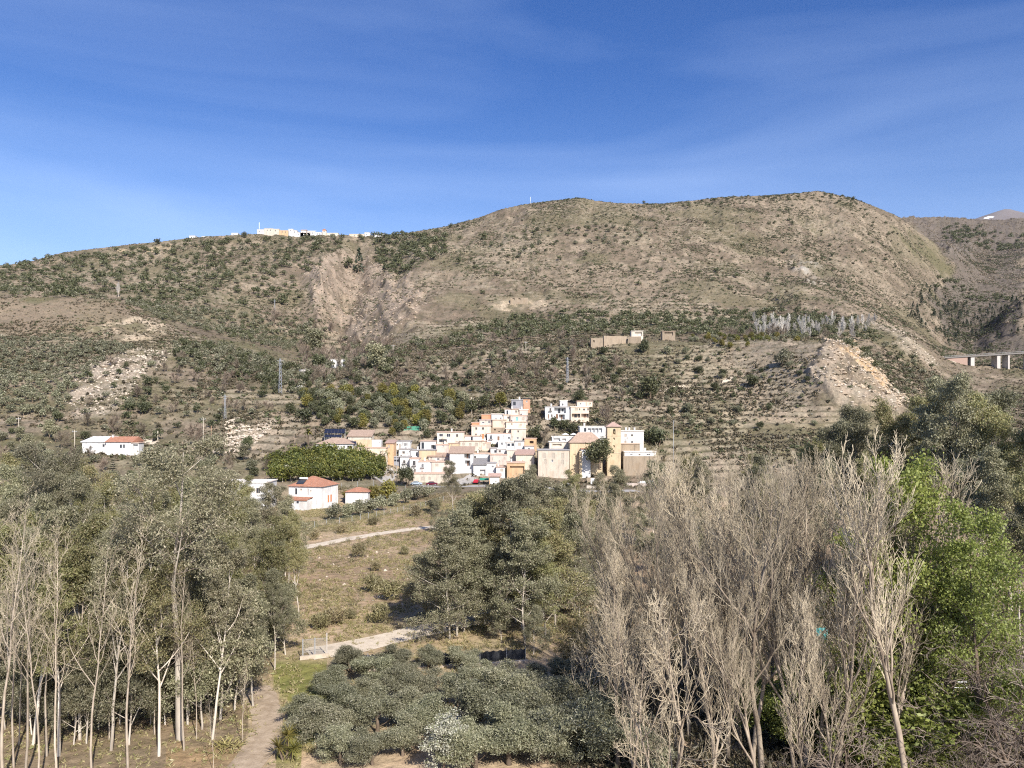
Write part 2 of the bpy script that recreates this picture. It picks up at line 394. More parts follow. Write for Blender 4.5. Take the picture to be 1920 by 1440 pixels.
# ------------------------------------------------------------------ ground colour (what the ground is made of)
def lerp(a, b, t): return a * (1 - t[..., None]) + b * t[..., None]
C3 = lambda *c: np.array(c, float)
n1 = fbm(XG / 70, YG / 70, 4, 101); n2 = fbm(XG / 14, YG / 14, 4, 111); n3 = fbm(XG / 3.5, YG / 3.5, 3, 121)
G = np.broadcast_to(C3(.285, .22, .152), XG.shape + (3,)).copy()
G = lerp(G, C3(.215, .162, .112), sstep(.4, .62, n1))
G = lerp(G, C3(.38, .295, .205), sstep(.5, .66, n2) * .8)
G = lerp(G, C3(.13, .108, .066), sstep(.5, .66, n3) * .7)
green = sstep(.5, .66, fbm(XG / 45, YG / 45, 3, 131)) * (.75 - .2 * hill) * slope_mask
green = np.clip(green + M['valley_green'] * .55 * sstep(.38, .6, n2) + .5 * sstep(380, 420, YG) * (1 - sstep(560, 640, YG)) * sstep(.4, .6, n2) * (PXG < 900) + M['hill_green'] * .4, 0, 1)
G = lerp(G, C3(.165, .15, .072), green)
G = lerp(G, C3(.15, .14, .07), tm * (1 - wallmask) * .5 * sstep(.4, .6, n3 * .5 + n2 * .5))
G = lerp(G, C3(.42, .345, .25), wallmask * .65 * sstep(.32, .48, n2))
rockn = sstep(.35, .6, ridged(XG / 8, YG / 12, 3, 141))
for k, c, s in (('ravine_rock', C3(.42, .32, .24), .7), ('cliff', C3(.38, .305, .225), .9), ('orange', C3(.58, .37, .17), 1.0), ('mesa_rock', C3(.52, .41, .28), .95), ('outcrop', C3(.42, .35, .28), .6), ('scar', C3(.55, .43, .29), .9),
                ('tan_slope', C3(.42, .335, .22), .5), ('outcrop_far', C3(.42, .38, .34), 1), ('outcrop_mid', C3(.42, .38, .33), 1), ('spur_rock', C3(.42, .35, .26), .7), ('left_sand', C3(.5, .38, .22), .9)):
    G = lerp(G, c, M[k] * s * np.clip(.1 + 1.1 * sstep(.38, .56, fbm(XG / 11, YG / 11, 4, 145)) * (.6 + .4 * rockn), 0, 1))
G = lerp(G, C3(.30, .225, .15), M['mesa_soil'] * (1 - M['mesa_rock']) * .7)
G = lerp(G, C3(.165, .135, .115), M['gorge_grey'] * .85)
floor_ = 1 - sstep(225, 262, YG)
G = lerp(G, lerp(lerp(np.broadcast_to(C3(.46, .355, .25), G.shape), C3(.27, .235, .125), sstep(.48, .64, n2) * .4), C3(.32, .24, .165), sstep(.5, .65, n1)), floor_)
G = lerp(G, C3(.17, .19, .045), floor_ * inpoly(qx, qy, [(500, 1250), (600, 1240), (640, 1290), (560, 1440), (520, 1440), (545, 1330)]).astype(float) * .8)
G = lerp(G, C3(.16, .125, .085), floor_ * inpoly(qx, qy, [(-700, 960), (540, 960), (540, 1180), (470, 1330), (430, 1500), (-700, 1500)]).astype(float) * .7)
G = lerp(G, C3(.36, .25, .14), floor_ * inpoly(qx, qy, [(330, 1390), (480, 1400), (470, 1440), (300, 1440)]).astype(float) * .7)
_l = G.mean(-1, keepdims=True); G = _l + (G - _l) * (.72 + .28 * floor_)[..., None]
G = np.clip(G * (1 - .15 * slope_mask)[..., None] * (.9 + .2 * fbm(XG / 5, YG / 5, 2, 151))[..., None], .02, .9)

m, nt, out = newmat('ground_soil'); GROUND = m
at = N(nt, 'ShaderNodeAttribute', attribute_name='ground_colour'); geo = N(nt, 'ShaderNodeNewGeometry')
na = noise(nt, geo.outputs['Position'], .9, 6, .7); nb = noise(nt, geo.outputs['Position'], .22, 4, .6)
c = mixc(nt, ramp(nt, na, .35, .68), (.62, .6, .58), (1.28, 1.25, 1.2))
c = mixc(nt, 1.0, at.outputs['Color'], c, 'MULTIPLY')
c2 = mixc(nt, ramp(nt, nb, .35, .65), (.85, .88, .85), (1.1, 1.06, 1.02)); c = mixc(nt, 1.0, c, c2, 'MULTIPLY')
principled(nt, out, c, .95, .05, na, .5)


def grid_faces(nr, nc, c0=0, c1=None):
    i = np.arange(nr * nc).reshape(nr, nc)
    return np.stack([i[:-1, :-1], i[:-1, 1:], i[1:, 1:], i[1:, :-1]], -1).reshape(-1, 4)


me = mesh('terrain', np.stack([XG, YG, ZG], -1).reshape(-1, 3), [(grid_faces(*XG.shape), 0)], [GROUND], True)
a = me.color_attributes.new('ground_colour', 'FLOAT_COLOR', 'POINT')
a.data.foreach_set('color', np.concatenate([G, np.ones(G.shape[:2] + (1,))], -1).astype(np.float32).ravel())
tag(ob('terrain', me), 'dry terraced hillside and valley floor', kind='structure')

# distant bare mountain with old snow
mt_n = (60, 90); u = np.linspace(-1, 1, mt_n[1]); v = np.linspace(-1, 1, mt_n[0]); U, Vv = np.meshgrid(u, v)
mY = 6600 + Vv * 1100; mX = wx(1886, 6600) + U * 2100
hgt = np.clip(1 - np.hypot(U * 1.0, Vv * .9), 0, 1) ** 1.0
mZ = 1100 + 735 * hgt + 60 * hgt * (ridged(mX / 500, mY / 500, 4, 201) - .6) * (1 - hgt)
m, nt, out = newmat('bare_scree'); tc = N(nt, 'ShaderNodeNewGeometry')
nn = noise(nt, tc.outputs['Position'], .004, 5)
sx = N(nt, 'ShaderNodeSeparateXYZ'); nt.links.new(tc.outputs['Position'], sx.inputs[0])
zr = N(nt, 'ShaderNodeMapRange'); zr.inputs[1].default_value = 1640; zr.inputs[2].default_value = 1690; nt.links.new(sx.outputs[2], zr.inputs[0])
mu = N(nt, 'ShaderNodeMath', operation='MULTIPLY'); nt.links.new(ramp(nt, noise(nt, tc.outputs['Position'], .007, 2), .66, .68), mu.inputs[0]); mu.inputs[1].default_value = 1
c = mixc(nt, ramp(nt, nn, .3, .7), (.15, .13, .125), (.2, .175, .165)); c = mixc(nt, mu.outputs[0], c, (.85, .88, .92))
principled(nt, out, c, .9, .05)
tag(ob('mountain', mesh('mountain', np.stack([mX, mY, mZ], -1).reshape(-1, 3), [(grid_faces(*mt_n), 0)], [m], True)), 'far bare grey peak with patches of snow', kind='structure')

# ------------------------------------------------------------------ paths laid on the ground
def path(name, pts, width, mat, lift=.05, label=None, px=True, step=2.0):
    P = [hit(*p) if px else (p[0], p[1], gz(*p)) for p in pts]
    P = np.array([(a, b) for a, b, c in P]); d = np.r_[0, np.cumsum(np.hypot(*np.diff(P, axis=0).T))]
    t = np.arange(0, d[-1] + step * .5, step); X = np.interp(t, d, P[:, 0]); Y = np.interp(t, d, P[:, 1])
    if len(t) > 8: k = np.ones(5) / 5; X = np.convolve(np.pad(X, 2, 'edge'), k, 'valid'); Y = np.convolve(np.pad(Y, 2, 'edge'), k, 'valid')
    tx = np.gradient(X); ty = np.gradient(Y); l = np.hypot(tx, ty) + 1e-9; nx, ny = -ty / l, tx / l
    s = np.linspace(-.5, .5, 7); V = []
    for i in range(len(X)):
        for q in s:
            w = width * (1 + .55 * (vn(i * .37, 3.3 + (9 if q > 0 else 0), 5) - .5) + .25 * (vn(i * 1.1, 5.3 + (9 if q > 0 else 0), 6) - .5))
            x, y = X[i] + nx[i] * q * w, Y[i] + ny[i] * q * w
            V.append((x, y, gz(x, y) + lift + .04 * (1 - abs(q) * 2)))
    return tag(ob(name, mesh(name, V, [(grid_faces(len(X), 7), 0)], [mat], True)), label, kind='structure')


def earth(name, a, b, sc=1.2):
    m, nt, out = newmat(name); g = N(nt, 'ShaderNodeNewGeometry')
    n = noise(nt, g.outputs['Position'], sc, 6, .7); n2 = noise(nt, g.outputs['Position'], sc * .25, 3)
    c = mixc(nt, ramp(nt, n, .35, .65), a, b); c = mixc(nt, ramp(nt, n2, .55, .7), c, tuple(x * .75 for x in a))
    principled(nt, out, c, .95, .05, n, .15); return m


DIRT = earth('pale_dirt', (.5, .42, .32), (.64, .55, .43)); TRACK = earth('grey_dirt', (.29, .22, .15), (.44, .35, .255)); ASPH = earth('worn_concrete', (.3, .28, .26), (.4, .38, .35))
path('path', [(440, 1470), (485, 1420), (508, 1375), (512, 1345), (490, 1310), (470, 1285)], 2.7, TRACK, label='rutted dirt track between the left wood and the olive trees')
path('path', [(560, 1232), (610, 1226), (680, 1212), (740, 1197), (800, 1180), (870, 1165), (960, 1150)], 4.6, DIRT, label='pale dirt road leading from the metal gate into the trees')
path('path', [(540, 1033), (600, 1022), (660, 1009), (720, 999), (790, 990), (850, 985)], 3.4, DIRT, label='narrow pale track across the scrub field below the village')
path('path', [(736, 874), (730, 884), (722, 893), (712, 905)], 4.5, ASPH, label='concrete lane climbing into the village beside the orchard')
path('path', [(860, 906), (880, 902), (893, 897)], 7, ASPH, label='concrete ramp by the parked red car')
path('path', [(770, 911), (830, 913), (900, 911), (985, 909), (1060, 921), (1130, 922), (1200, 920)], 6, ASPH, label='road along the foot of the village')
path('path', [(1240, 735), (1262, 727), (1290, 724)], 3.2, DIRT, label='pale track end on the terraced slope')
path('path', [(1345, 718), (1375, 708), (1392, 704)], 2.6, DIRT, label='pale path climbing the tan slope')
path('path', [(437, 818), (428, 800), (436, 786), (446, 781)], 4.2, DIRT, label='dirt ramp climbing beside the stony bank')
path('path', [(232, 816), (262, 823), (296, 832)], 3.2, DIRT, label='pale lane behind the white farmhouse')
path('path', [(560, 790), (620, 820), (660, 822)], 3, DIRT, label='dirt terrace path above the solar panels') if False else None

# ------------------------------------------------------------------ sky, sun, camera
w = bpy.data.worlds.new('World'); SC.world = w; w.use_nodes = True; nt = w.node_tree; nt.nodes.clear()
out = nt.nodes.new('ShaderNodeOutputWorld'); bg = nt.nodes.new('ShaderNodeBackground'); bg.inputs[1].default_value = SKY_STRENGTH
sk = nt.nodes.new('ShaderNodeTexSky'); sk.sky_type = 'NISHITA'; sk.sun_disc = False; sk.sun_elevation = SUN_EL
# the sun stands behind the viewer (south), so its compass rotation is 180 degrees less the offset to the right
sk.sun_rotation = math.radians(180) - SUN_AZ
sk.altitude = 500; sk.air_density = 1.0; sk.dust_density = 1.6; sk.ozone_density = 2.2
tc = nt.nodes.new('ShaderNodeTexCoord'); mp = nt.nodes.new('ShaderNodeMapping')
mp.inputs['Scale'].default_value = (1.1, 1.1, 5.5); mp.inputs['Rotation'].default_value = (0, math.radians(14), 0)
nt.links.new(tc.outputs['Generated'], mp.inputs[0])
nz = N(nt, 'ShaderNodeTexNoise', Scale=1.15, Detail=6, Roughness=.45, Distortion=.9); nt.links.new(mp.outputs[0], nz.inputs[0])
f = ramp(nt, nz.outputs['Fac'], .42, .82)
mu = N(nt, 'ShaderNodeMath', operation='MULTIPLY'); nt.links.new(f, mu.inputs[0]); mu.inputs[1].default_value = .3
hs = N(nt, 'ShaderNodeHueSaturation', Saturation=SKY_SAT, Value=1.0); hs.inputs['Hue'].default_value = SKY_HUE; nt.links.new(sk.outputs[0], hs.inputs['Color'])
c = mixc(nt, mu.outputs[0], hs.outputs[0], CIRRUS)
sz = N(nt, 'ShaderNodeSeparateXYZ'); nt.links.new(tc.outputs['Generated'], sz.inputs[0])
hz_ = N(nt, 'ShaderNodeMapRange', interpolation_type='SMOOTHSTEP'); hz_.inputs[1].default_value = .42; hz_.inputs[2].default_value = .02; hz_.inputs[3].default_value = 0; hz_.inputs[4].default_value = .5
lx = N(nt, 'ShaderNodeMapRange'); lx.inputs[1].default_value = .5; lx.inputs[2].default_value = -.6; lx.inputs[3].default_value = .45; lx.inputs[4].default_value = 1.1
nt.links.new(sz.outputs[2], hz_.inputs[0]); nt.links.new(sz.outputs[0], lx.inputs[0])
ml = N(nt, 'ShaderNodeMath', operation='MULTIPLY'); nt.links.new(hz_.outputs[0], ml.inputs[0]); nt.links.new(lx.outputs[0], ml.inputs[1])
c = mixc(nt, ml.outputs[0], c, (4.6, 6.6, 10.2))
nt.links.new(c, bg.inputs[0]); nt.links.new(bg.outputs[0], out.inputs[0])

ld = bpy.data.lights.new('sun', 'SUN'); ld.energy = SUN_STRENGTH; ld.angle = math.radians(.5); ld.color = (1, .95, .885)
lo = bpy.data.objects.new('sun', ld); COL.objects.link(lo)
d = Vector((math.sin(SUN_AZ) * math.cos(SUN_EL), -math.cos(SUN_AZ) * math.cos(SUN_EL), math.sin(SUN_EL)))   # towards the sun
lo.rotation_euler = d.to_track_quat('Z', 'Y').to_euler(); lo.location = (0, -50, 200)

cd = bpy.data.cameras.new('camera'); cam = bpy.data.objects.new('camera', cd); COL.objects.link(cam)
cam.location = (0, 0, ZC); cam.rotation_euler = (math.radians(90), 0, 0)
cd.sensor_fit = 'HORIZONTAL'; cd.sensor_width = 36; cd.lens = 36 * F / 1920; cd.shift_y = (HY - 720) / 1920; cd.clip_end = 30000; cd.clip_start = .5
SC.camera = cam
SC.view_settings.view_transform = 'Standard'; SC.view_settings.look = 'None'; SC.view_settings.exposure = EXPOSURE; SC.view_settings.gamma = 1
SC.cycles.use_denoising = False; SC.cycles.filter_width = 1.15
SC.cycles.max_bounces = 4; SC.cycles.diffuse_bounces = 2; SC.cycles.transmission_bounces = 3; SC.cycles.glossy_bounces = 1
# ------------------------------------------------------------------ trees
def unit(v): return v / (np.linalg.norm(v, axis=-1, keepdims=True) + 1e-9)


def grow(rs, p, d, L, S, trop, wob):
    p = np.array(p, float); d = unit(np.array(d, float)); out = [p]; L = np.asarray(L, float)[:, None]
    trop = np.broadcast_to(np.asarray(trop, float), (len(p),))[:, None]
    for s in range(S):
        d = unit(d + trop * np.array([0, 0, 1.]) + wob * rs.standard_normal(d.shape)); p = p + d * L / S; out.append(p)
    return np.stack(out, 1)


def spawn(rs, paths, L, n, t0, t1, ang, lf, taper=.5):
    """n side shoots on each path; returns starts, directions, lengths, parameter"""
    Np, S1 = paths.shape[:2]; S = S1 - 1
    t = t0 + (t1 - t0) * (np.arange(n)[None] + rs.random((Np, n))) / n
    f = t * S; i = np.minimum(f.astype(int), S - 1); u = (f - i)[..., None]; k = np.arange(Np)[:, None]
    p = paths[k, i] * (1 - u) + paths[k, i + 1] * u; tg = unit(paths[k, i + 1] - paths[k, i])
    az = (np.arange(n)[None] * 2.4 + rs.random((Np, 1)) * 6.28 + rs.normal(0, .5, (Np, n)))
    ref = np.where(np.abs(tg[..., 2:]) > .9, np.array([1., 0, 0]), np.array([0, 0, 1.]))
    a = unit(np.cross(tg, ref)); b = np.cross(tg, a)
    an = np.radians(ang * (1 + .25 * rs.standard_normal((Np, n))))[..., None]
    dr = tg * np.cos(an) + (a * np.cos(az)[..., None] + b * np.sin(az)[..., None]) * np.sin(an)
    ln = np.asarray(L)[:, None] * lf * (1 - taper * (t - t0) / (t1 - t0 + 1e-6)) * (.75 + .5 * rs.random((Np, n)))
    return p.reshape(-1, 3), dr.reshape(-1, 3), ln.ravel(), t.ravel()


def tubes(paths, r0, r1, k):
    Np, S1 = paths.shape[:2]
    tg = np.empty_like(paths); tg[:, 1:-1] = paths[:, 2:] - paths[:, :-2]; tg[:, 0] = paths[:, 1] - paths[:, 0]; tg[:, -1] = paths[:, -1] - paths[:, -2]; tg = unit(tg)
    ref = np.where(np.abs(tg[:, :1, 2:]) > .8, np.array([1., .2, 0]), np.array([0, .1, 1.]))
    a = unit(np.cross(tg, np.broadcast_to(ref, tg.shape))); b = np.cross(tg, a)
    r = np.asarray(r0)[:, None] + (np.asarray(r1) - np.asarray(r0))[:, None] * np.linspace(0, 1, S1)[None]
    th = np.arange(k) * 2 * np.pi / k
    V = paths[:, :, None] + r[:, :, None, None] * (a[:, :, None] * np.cos(th)[:, None] + b[:, :, None] * np.sin(th)[:, None])
    i = np.arange(Np * S1 * k).reshape(Np, S1, k); j = np.roll(i, -1, 2)
    Fc = np.stack([i[:, :-1], j[:, :-1], j[:, 1:], i[:, 1:]], -1).reshape(-1, 4)
    return V.reshape(-1, 3), Fc


def cards(rs, C, hl, hw, axis=None, up=0.0, jit=.3):
    """one diamond leaf spray at each point"""
    n = len(C); a = rs.standard_normal((n, 3)) if axis is None else axis + jit * rs.standard_normal((n, 3))
    a = unit(a); b = rs.standard_normal((n, 3)); b[:, 2] += 0; b = unit(np.cross(a, b)) 
    s = (.7 + .6 * rs.random((n, 1))); hl = hl * s; hw = hw * s
    V = np.stack([C - a * hl, C + b * hw, C + a * hl, C - b * hw], 1).reshape(-1, 3)
    return V, np.arange(4 * n).reshape(n, 4)


def join(parts):
    V = []; Fs = []; b = 0
    for v, f, m in parts:
        V.append(v); Fs.append((f + b, m)); b += len(v)
    return np.concatenate(V), Fs


B_EUC = barkmat('eucalyptus_bark', (.62, .56, .48), (.36, .29, .22), 1.2, .25, (.3, .22, .15))
B_EUCW = barkmat('white_bark', (.6, .54, .45), (.4, .335, .265), 1.2, .2)
B_BARE = barkmat('poplar_bark', (.4, .33, .25), (.2, .155, .115), 1.6, .25)
B_PALE = barkmat('pale_bare_bark', (.5, .42, .33), (.3, .245, .185), 1.4, .3)
B_TWIG = barkmat('pale_twig', (.54, .455, .325), (.31, .255, .175), .6, 1)
B_BROWN = barkmat('brown_bark', (.2, .15, .11), (.12, .09, .065), 2, .4)
B_DTWIG = barkmat('grey_twig', (.3, .245, .2), (.2, .155, .125), .6, 1)
L_EUC = leafmat('eucalyptus_leaf', (.165, .16, .088), (.3, .285, .17), .33, (.42, .38, .25))
L_EUCG = leafmat('eucalyptus_leaf_green', (.19, .19, .075), (.33, .31, .14), .34, (.38, .32, .17))
L_OLIVE = leafmat('olive_leaf', (.14, .145, .08), (.3, .29, .18), .25, (.38, .36, .25))
L_DARK = leafmat('dark_leaf', (.06, .068, .03), (.135, .14, .068), .2)
L_CIT = leafmat('citrus_leaf', (.06, .075, .018), (.16, .17, .038), .25, (.24, .22, .05))
L_FRESH = leafmat('fresh_leaf', (.18, .21, .045), (.33, .35, .09), .42)
L_YEL = leafmat('yellow_leaf', (.13, .125, .025), (.27, .23, .06), .3)
L_BLOS = leafmat('blossom', (.5, .48, .36), (.7, .68, .55), .3, (.25, .27, .12))
L_CONI = leafmat('conifer_leaf', (.022, .032, .018), (.055, .068, .036), .1)
L_BROOM = leafmat('broom_leaf', (.165, .145, .07), (.3, .26, .135), .25, (.33, .27, .16))
L_SCRUB = leafmat('scrub_leaf', (.045, .042, .024), (.115, .1, .056), .12, (.2, .16, .1))
L_GRASS = leafmat('grass_blade', (.24, .205, .085), (.45, .37, .2), .25, (.26, .27, .09))
L_HAZE = leafmat('bare_haze', (.17, .135, .1), (.3, .24, .175), .1)
L_WHITEB = leafmat('white_branch', (.42, .39, .34), (.6, .56, .5), .05)


def tree(seed, H, spec, bark, twig, leaf, kt=7, r0=None, trunk_w=.05, trunk_S=14, lean=0, leaves=None, l3leaf=None, name='tree', lowest_twig=3, twig_r=(.022, .012), bf=.014):
    """returns (trunk mesh, crown mesh). spec: list of (n, t0, t1, angle, length factor, tropism, wobble, segments, taper) for each level"""
    rs = np.random.default_rng(seed); r0 = r0 or H * .011
    P = grow(rs, [[0, 0, -.3]], [[lean, lean * .4, 1]], [H], trunk_S, .06, trunk_w); L = np.array([H]); rad = [(np.array([r0]), np.array([r0 * .12]))]
    lv = [(P, L)]
    for (n, t0, t1, an, lf, tr, wo, S, tp) in spec:
        p, d, l, t = spawn(rs, lv[-1][0], lv[-1][1], n, t0, t1, an, lf, tp)
        Q = grow(rs, p, d, l, S, tr, wo)
        pr = np.repeat(rad[-1][0], n) * (1 - t) + np.repeat(rad[-1][1], n) * t
        ra = np.minimum(pr * .75, np.maximum(l * bf, .012)); rad.append((ra, ra * .25)); lv.append((Q, l))
    tr_parts = []; cr_parts = []
    v, f = tubes(P, rad[0][0], rad[0][1], kt); tr_parts.append((v, f, 0))
    for i, (Q, l) in enumerate(lv[1:], 1):
        if len(Q) == 0: continue
        last = i == len(lv) - 1 and i >= lowest_twig
        a, b = rad[i]
        if last: a = np.full(len(Q), twig_r[0]); b = np.full(len(Q), twig_r[1])
        v, f = tubes(Q, a, b, 5 if i == 1 else 3)
        (tr_parts if i == 1 else cr_parts).append((v, f, 0))
    if leaves:
        n, sig, hl, hw, hang = leaves
        Q = lv[-1][0]; k = rs.integers(0, len(Q), n); s = Q.shape[1] - 1
        u = np.clip(rs.beta(2.2, 1.1, n), 0, .999) * s; i = u.astype(int); u = (u - i)[:, None]
        C = Q[k, i] * (1 - u) + Q[k, i + 1] * u + rs.standard_normal((n, 3)) * np.array([sig, sig, sig * .7])
        ax = rs.standard_normal((n, 3)); ax[:, 2] -= hang
        v, f = cards(rs, C, hl, hw, ax, jit=0); cr_parts.append((v, f, 1))
    v, f = join(tr_parts); T = mesh(name + '_trunk', v, f, [bark], True)
    v, f = join(cr_parts); Cm = mesh(name + '_crown', v, f, [twig, leaf] if leaf else [twig], False)
    return T, Cm, float(v[:, 2].max()) * .985


def blob(seed, w, h, nl, size, leaf, bark, trunk=.25, nb=12, cone=False, name='bush', k=5, elong=.55, fill=.35, trunk_r=None):
    """small crown built of lumpy leaf clusters on a short trunk, all in one mesh (far trees)"""
    rs = np.random.default_rng(seed)
    _ = 0; ct = unit(rs.standard_normal((nb, 3))) * (rs.random((nb, 1)) ** .4) * np.array([w * .3, w * .3, h * .3])
    ct[:, 2] += h * (trunk + (1 - trunk) * .5); br = rs.uniform(.16, .28, nb) * w; ct[0] = (0, 0, h * (trunk + (1 - trunk) * .45)); br[0] = .34 * w
    if cone:
        t = rs.random(nb) ** .8; an = rs.random(nb) * 6.28; rr = (1 - t) * w * .42
        ct = np.stack([np.cos(an) * rr, np.sin(an) * rr, h * (trunk + (1 - trunk) * t * .95)], 1); br = w * (.12 + .16 * (1 - t))
    j = rs.integers(0, nb, nl); dr = unit(rs.standard_normal((nl, 3))); rr = br[j][:, None] * (rs.random((nl, 1)) ** fill)
    C = ct[j] + dr * rr * np.array([1, 1, .85]); C[:, 2] = np.maximum(C[:, 2], .1 * h * trunk)
    v, f = cards(rs, C, size, size * elong)
    parts = [(v, f, 0)]
    if trunk > .04:
        P = grow(rs, [[0, 0, -.4]], [[0, 0, 1]], [h * (trunk + .35)], 4, .1, .12); tr = trunk_r or max(.1, w * .035)
        v, f = tubes(P, np.array([tr]), np.array([tr * .5]), k); parts.append((v, f, 1))
    v, f = join(parts); return mesh(name, v, f, [leaf, bark], False)


def haze_tree(seed, w, h, n, mat, bark, name, fast=False, r=.03):
    """far leafless tree: trunk with a fan of ascending twigs, one mesh"""
    rs = np.random.default_rng(seed)
    P = grow(rs, [[0, 0, -.3]], [[0, 0, 1]], [h * .9], 8, .1, .05)
    p, d, l, t = spawn(rs, P, np.array([h]), 9, .12, .9, 22 if fast else 48, .42 if fast else .55 * w / h + .1, .6); Q = grow(rs, p, d, l, 4, .22 if fast else .12, .1)
    p, d, l, t = spawn(rs, Q, l, max(2, n // 9), .15, 1, 28 if fast else 40, .55, .4); T = grow(rs, p, d, l, 3, .18 if fast else .06, .14)
    a = tubes(P, np.array([h * .013]), np.array([.03]), 5); b = tubes(Q, np.full(len(Q), h * .005), np.full(len(Q), .03), 3); c = tubes(T, np.full(len(T), r), np.full(len(T), r * .7), 3)
    v, f = join([(a[0], a[1], 1), (b[0], b[1], 1), (c[0], c[1], 0)]); return mesh(name, v, f, [mat, bark], False)


def put(protos, X, Y, H, label, cat, name, group=None, rs=rnd, rz=None, k=None, z=None, wide=1.0, fixed=None):
    """one tree from a prototype (trunk, crown), scaled to height H"""
    T, Cm, H0 = protos[k if k is not None else rs.randrange(len(protos))]
    s = H / H0; o = thing(name, label, cat, (X, Y, (gz(X, Y) if z is None else z) - .05), rs.uniform(0, 6.28) if rz is None else rz, group)
    o.scale = (s * wide, s * wide, s)
    ob('trunk', T, o); ob('crown', Cm, o)
    return o


def put1(me, X, Y, s, label, cat, name, group=None, rs=rnd, z=None, sz=None):
    o = ob(name, me, None, (X, Y, (gz(X, Y) if z is None else z) - .12)); o.rotation_euler = (0, 0, rs.uniform(0, 6.28)); o.scale = (s, s, s * (sz or rs.uniform(.85, 1.15)))
    return tag(o, label, cat, group)
# ------------------------------------------------------------------ foreground trees
EUC_SPEC = [(15, .32, .97, 42, .30, .13, .10, 6, .62), (7, .25, 1, 42, .48, .05, .14, 4, .5), (5, .3, 1, 45, .5, -.08, .2, 3, .4)]
EUC = [tree(s, 22, EUC_SPEC, b, B_DTWIG, l, r0=.18, trunk_w=.038, leaves=(28000, .3, .125, .045, .9), name='eucalyptus', twig_r=(.02, .012)) for s, b, l in ((1, B_EUC, L_EUC), (2, B_EUC, L_EUCG), (3, B_EUCW, L_EUC), (4, B_EUCW, L_EUCG), (5, B_EUC, L_EUC))]
TALL_SPEC = [(11, .5, .98, 45, .26, .13, .10, 6, .55), (7, .25, 1, 42, .48, .05, .14, 4, .5), (5, .3, 1, 45, .5, -.08, .2, 3, .4)]
EUCT = [tree(s, 26, TALL_SPEC, B_EUCW, B_DTWIG, L_EUC, r0=.3, trunk_w=.045, leaves=(30000, .34, .1, .038, .9), name='tall_eucalyptus') for s in (11, 12)]
EUCL_SPEC = [(20, .1, .97, 46, .3, .1, .1, 6, .6), (7, .25, 1, 42, .48, .04, .14, 4, .5), (5, .3, 1, 45, .5, -.1, .2, 3, .4)]
EUCL = [tree(s, 18, EUCL_SPEC, b, B_DTWIG, l, r0=.14, trunk_w=.045, leaves=(26000, .3, .125, .045, 1.0), name='low_eucalyptus') for s, b, l in ((15, B_EUC, L_EUC), (16, B_EUCW, L_EUC), (17, B_EUC, L_EUCG))]
YSPEC = [(14, .12, .97, 50, .34, .10, .1, 5, .6), (6, .2, 1, 45, .5, .03, .15, 3, .5), (4, .3, 1, 45, .5, -.08, .2, 3, .4)]
EUCY = [tree(s, 11, YSPEC, B_EUC, B_DTWIG, L_EUC, r0=.1, leaves=(22000, .3, .105, .038, .9), name='young_eucalyptus') for s in (21, 22, 23)]
POP_SPEC = [(18, .24, .97, 28, .38, .2, .12, 8, .6), (10, .15, 1, 30, .42, .18, .13, 5, .5), (8, .1, 1, 32, .45, .15, .16, 4, .4)]
POP = [tree(s, 24, POP_SPEC, B_BARE, B_TWIG, None, r0=.2, trunk_w=.07, name='bare_poplar', twig_r=(.017, .010), bf=.0105) for s in (31, 32, 33, 34)]
FAN_SPEC = [(16, .28, .95, 33, .44, .18, .13, 9, .5), (10, .25, 1, 30, .36, .17, .12, 5, .45), (9, .1, 1, 30, .44, .14, .15, 4, .4)]
FAN = [tree(s, 22, FAN_SPEC, B_BARE, B_TWIG, None, r0=.24, trunk_w=.08, name='spreading_poplar', twig_r=(.017, .010), bf=.011) for s in (41, 42)]
SUCK = [tree(s, 13, [(13, .12, .95, 50, .5, .1, .17, 7, .5), (8, .2, 1, 38, .42, .1, .18, 5, .5), (8, .1, 1, 38, .46, .08, .2, 4, .4)], B_BARE, B_TWIG, None, r0=.16, trunk_w=.13, name='crooked_tree', twig_r=(.016, .010), bf=.011) for s in (56, 57, 58)]
THIN_SPEC = [(13, .36, .97, 27, .24, .26, .1, 6, .5), (5, .2, 1, 34, .5, .16, .13, 4, .4), (5, .1, 1, 36, .5, .1, .16, 3, .4)]
THIN = [tree(s, 20, THIN_SPEC, B_PALE, B_TWIG, None, r0=.1, trunk_w=.035, name='thin_bare_tree', twig_r=(.012, .007), bf=.008) for s in (51, 52, 53)]
SHR_SPEC = [(14, .05, .8, 55, .75, .02, .16, 7, .4), (9, .15, 1, 42, .48, .0, .16, 5, .5), (9, .1, 1, 42, .45, -.02, .2, 4, .4)]
SHRB = [tree(s, 9, SHR_SPEC, B_BROWN, B_DTWIG, None, r0=.16, trunk_w=.08, name='bare_shrub_tree', twig_r=(.017, .009)) for s in (61, 62)]
OLV_SPEC = [(9, .2, .9, 55, .6, .12, .15, 5, .4), (7, .2, 1, 45, .5, .1, .18, 4, .4), (6, .2, 1, 45, .55, .12, .2, 3, .4)]
OLV = [tree(s, 4.6, OLV_SPEC, B_BROWN, B_DTWIG, L_OLIVE, r0=.2, trunk_w=.12, leaves=(24000, .26, .105, .03, -1.1), name='olive', twig_r=(.014, .008)) for s in (71, 72, 73)]
FRS = [tree(s, 18, [(16, .2, .97, 45, .36, .14, .1, 6, .6), (7, .25, 1, 42, .48, .05, .14, 4, .5), (5, .3, 1, 45, .5, -.02, .2, 3, .4)], B_BROWN, B_DTWIG, L_FRESH, r0=.22, leaves=(24000, .34, .095, .062, .4), name='fresh_tree') for s in (81, 82)]
